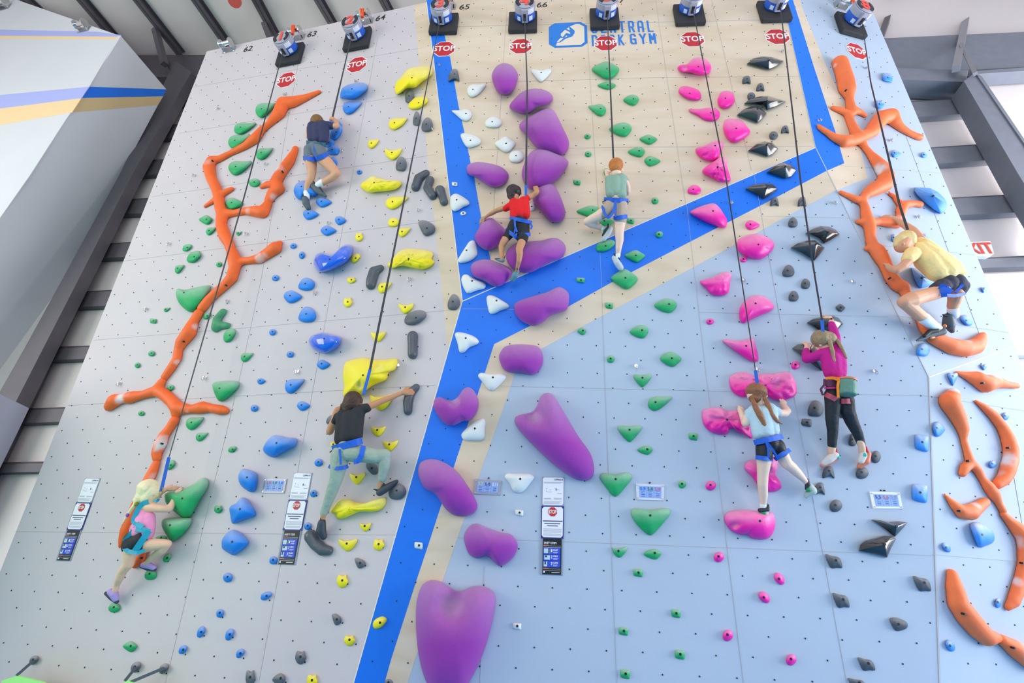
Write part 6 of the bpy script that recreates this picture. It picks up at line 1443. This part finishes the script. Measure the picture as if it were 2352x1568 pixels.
# 7 girl in magenta ----------------------------------------------------------------
HAIRD = mat('hair_dark_blonde', 'A08868', .55, bump=.5, bscale=45, var=.25, vscale=25)
SHC = mat('shoe_cream', 'E6DCD4', .6); SHO = mat('shoe_coral_sole', 'E88466', .5)
climber(M_, (1800, 700), 3.826, 'girl in magenta long-sleeved top and black leggings, braids down her back', 'fair',
 [[(400, 430, .28, 60), (430, 520, .29, 85), (440, 640, .3, 75)], [(330, 320, .26, 72), (380, 380, .27, 40)], [(440, 430, .28, 35), (455, 370, .27, 32), (455, 280, .23, 26), (435, 210, .18, 24), (425, 170, .15, 22), (412, 130, .12, 22)], [(380, 430, .28, 35), (340, 430, .27, 32), (270, 455, .24, 30), (205, 470, .2, 26), (197, 430, .17, 24), (203, 400, .14, 24), (207, 365, .11, 23)],
  [(440, 700, .3, 45), (430, 860, .28, 45), (425, 1000, .24, 38), (430, 1110, .19, 33), (425, 1230, .14, 30), (420, 1290, .11, 33), (425, 1310, .1, 33)], [(500, 700, .3, 45), (555, 880, .28, 45), (600, 1030, .22, 38), (650, 1130, .18, 32), (685, 1240, .14, 28), (690, 1290, .11, 30), (700, 1300, .1, 30)]],
 [('hair', HAIRD, [[(335, 300, .27, 80), (390, 300, .28, 64)]], .008),
  ('braid', HAIRD, [[(380, 270, .33, 16), (402, 320, .35, 19), (415, 360, .36, 18), (428, 410, .37, 17), (436, 455, .37, 14), (442, 490, .37, 16), (440, 512, .37, 8)], [(440, 280, .32, 14), (480, 325, .34, 17), (510, 380, .36, 15), (535, 430, .36, 13), (550, 465, .36, 10)]], .005),
  ('long_sleeved_top', cloth('magenta_jersey', 'C4148E'), [[(390, 430, .28, 62), (405, 530, .3, 66), (415, 600, .3, 58)], [(470, 430, .28, 64), (490, 520, .3, 58), (495, 600, .3, 52)], [(430, 480, .29, 76), (450, 600, .3, 66)], [(455, 370, .27, 46), (455, 280, .23, 38), (435, 210, .18, 34), (420, 165, .14, 27)], [(340, 430, .27, 48), (270, 455, .24, 44), (205, 475, .2, 40), (195, 430, .17, 34), (200, 400, .14, 27)]], .008),
  ('leggings', cloth('black_stretch', '20242C', .7), [[(430, 790, .3, 66), (430, 880, .28, 60), (425, 1000, .24, 52), (430, 1110, .19, 43), (425, 1230, .14, 36)], [(545, 830, .3, 66), (560, 930, .27, 60), (600, 1030, .22, 52), (650, 1130, .18, 42), (685, 1232, .13, 31)], [(440, 730, .3, 62), (540, 740, .3, 62)]], .008),
  ('shoe', SHC, [[(450, 1320, .12, 32), (400, 1355, .1, 34), (350, 1390, .08, 22)], [(700, 1320, .12, 30), (680, 1370, .1, 26)]], .007),
  ('shoe_sole', SHO, [[(470, 1350, .09, 16), (400, 1390, .07, 18), (335, 1412, .06, 16)], [(735, 1310, .1, 30), (715, 1370, .08, 38), (665, 1418, .06, 22)]], .007),
  ('shoe_heel', mat('shoe_turquoise', '2CC0B4', .6), [[(475, 1335, .13, 20), (440, 1330, .13, 12)], [(710, 1318, .14, 20), (690, 1335, .13, 10)]], .006),
  ('pull_tab', mat('shoe_red_tab', 'D83A48', .6), [[(462, 1268, .14, 9), (470, 1310, .14, 8)], [(720, 1252, .14, 14), (738, 1290, .14, 10)]], .005)],
 hands=[((412, 132, .12), (375, 90, .06), -1, .14), ((207, 367, .11), (215, 325, .06), -1, .135)], ears=[(325, 352, .3, 15)], face=(325, 325, .25, 68, (-.8, -.35, -.55)),
 straps=[('harness_belt', mat('harness_plum', '5A2248', .6), belt(460, 690, .29, 110, .12, .08), 62, .01), ('belt_trim', mat('harness_pink', 'C42A80', .6), belt(450, 728, .29, 90, .128, -.02), 14, .01), ('leg_loop', HM, loop(430, 815, .28, 62, .1, .5), 44, .009), ('leg_loop', HM, loop(555, 845, .28, 66, .1, -.02), 44, .009), ('tail_strap', mat('harness_plum', '5A2248', .6), [(360, 700, .36), (325, 740, .35), (345, 795, .34)], 18, .005)])
# her chalk bag hangs from the belt
def chalk_bag():
    o_ = (1800, 700); sc = 3.826
    def pt(x, y, h_): return M_.at(o_[0] + x / sc, o_[1] + y / sc, h_)
    root = empty('chalk_bag', pt(555, 740, .45), "sage green chalk bag with orange cord at the magenta girl's hip", 'chalk bag')
    k = mpp(pt(555, 740, .45)) / sc
    bm = bmesh.new(); top = pt(560, 660, .46); bot = pt(562, 800, .46); ax = (bot - top) / np.linalg.norm(bot - top)
    cyl(bm, top, top + (bot - top) * .95, 68 * k, 70 * k, 24)
    o = from_bm('pouch', bm, cloth('sage_nylon', '5E8F80', .6), root, smooth=False); b = o.modifiers.new('bevel', 'BEVEL'); b.width = .02; b.segments = 4
    bm = bmesh.new(); cyl(bm, top - ax * .012, top + ax * .008, 71 * k, 71 * k, 24); from_bm('rim', bm, mat('coral_rim', 'E07A5A', .6), root)
    ORC = mat('orange_cord', 'F78C10', .6)
    bm = bmesh.new(); web(bm, [pt(370, 645, .38), pt(430, 640, .43), pt(500, 650, .45), pt(560, 640, .40)], 24 * k, .008); web(bm, [pt(485, 640, .46), pt(475, 720, .46), pt(480, 815, .44)], 20 * k, .008); web(bm, [pt(430, 638, .45), pt(470, 660, .46), pt(500, 640, .46)], 16 * k, .012); from_bm('cord', bm, ORC, root)
chalk_bag()

# 8 boy in yellow ------------------------------------------------------------------
climber(R_, (2000, 470), 4.612, 'blond boy in yellow t-shirt and dark shorts crouching on orange branch', 'warm',
 [[(480, 480, .3, 70), (600, 600, .32, 110), (780, 760, .34, 100)], [(345, 400, .28, 78), (330, 440, .28, 70), (430, 440, .28, 48), (500, 470, .29, 56)], [(400, 590, .34, 46), (340, 650, .31, 44), (275, 690, .27, 42), (220, 680, .2, 34), (190, 660, .15, 30)], [(530, 370, .22, 46), (450, 275, .18, 42), (360, 215, .13, 36), (290, 170, .1, 30), (230, 145, .08, 27)],
  [(760, 910, .35, 70), (660, 940, .34, 72), (540, 970, .33, 74), (430, 1005, .33, 82), (355, 1030, .32, 66), (400, 1070, .29, 64), (480, 1140, .24, 62), (560, 1200, .19, 56), (610, 1240, .16, 50)], [(900, 950, .3, 72), (890, 1010, .27, 62), (870, 1070, .23, 52), (880, 1110, .19, 48)]],
 [('hair', mat('hair_golden_blonde', 'EED08E', .6, bump=.3, bscale=70, var=.10, vscale=30), [[(375, 360, .29, 84), (310, 372, .29, 54), (268, 425, .27, 26)], [(410, 390, .3, 58)]], .008),
  ('t_shirt', cloth('yellow_cotton', 'FFE09A'), [[(500, 470, .3, 76), (590, 590, .33, 112), (700, 715, .34, 100), (745, 760, .34, 78)], [(570, 420, .3, 66), (700, 560, .33, 100), (850, 680, .34, 104), (915, 720, .34, 76)], [(560, 480, .31, 90), (645, 570, .34, 118), (780, 700, .35, 122)], [(440, 520, .33, 78), (395, 570, .34, 62)], [(520, 390, .26, 48)]], .009),
  ('shorts', cloth('dark_shorts', '3A3A4C'), [[(760, 860, .35, 80), (700, 900, .34, 76), (670, 910, .34, 60)], [(900, 820, .35, 92), (960, 860, .33, 72), (930, 900, .31, 74)], [(820, 830, .36, 88)]], .009),
  ('sock', SOCK, [[(560, 1200, .2, 60), (640, 1265, .15, 52), (710, 1310, .12, 42)], [(872, 1115, .2, 54), (890, 1170, .15, 40)]], .007),
  ('shoe', mat('shoe_dark_teal', '45545E', .55), [[(750, 1340, .12, 46), (680, 1360, .1, 44), (600, 1385, .08, 36), (520, 1428, .06, 20), (485, 1438, .06, 10)], [(820, 1190, .13, 46), (825, 1270, .1, 58), (860, 1335, .08, 26)]], .008),
  ('shoe_upper', mat('shoe_black', '202226', .55), [[(700, 1330, .14, 26), (620, 1345, .12, 24), (570, 1390, .1, 20)], [(822, 1130, .16, 12), (820, 1165, .15, 16)], [(765, 1165, .15, 9), (810, 1180, .15, 12)]], .006),
  ('shoe_patch', mat('shoe_orange_patch', 'DE9260', .6), [[(640, 1410, .1, 16), (670, 1402, .1, 12)], [(785, 1285, .13, 18)]], .006)],
 hands=[((195, 662, .15), (165, 620, .08), -1, .15), ((235, 147, .08), (150, 120, .05), -1, .15)], ears=[(342, 415, .375, 17)], face=(335, 415, .28, 74, (-.75, -.55, .12)),
 straps=[('harness_belt', HB, [(960, 770, .40), (985, 800, .42), (965, 860, .43), (900, 930, .42)], 26, .008), ('leg_loop', HB, [(730, 860, .44), (780, 880, .455), (850, 930, .43)], 60, .009), ('leg_loop', HB, [(790, 960, .42), (900, 965, .41), (1000, 940, .38)], 34, .009), ('leg_loop', HB, [(760, 870, .45), (770, 930, .44), (780, 975, .42)], 50, .009)])
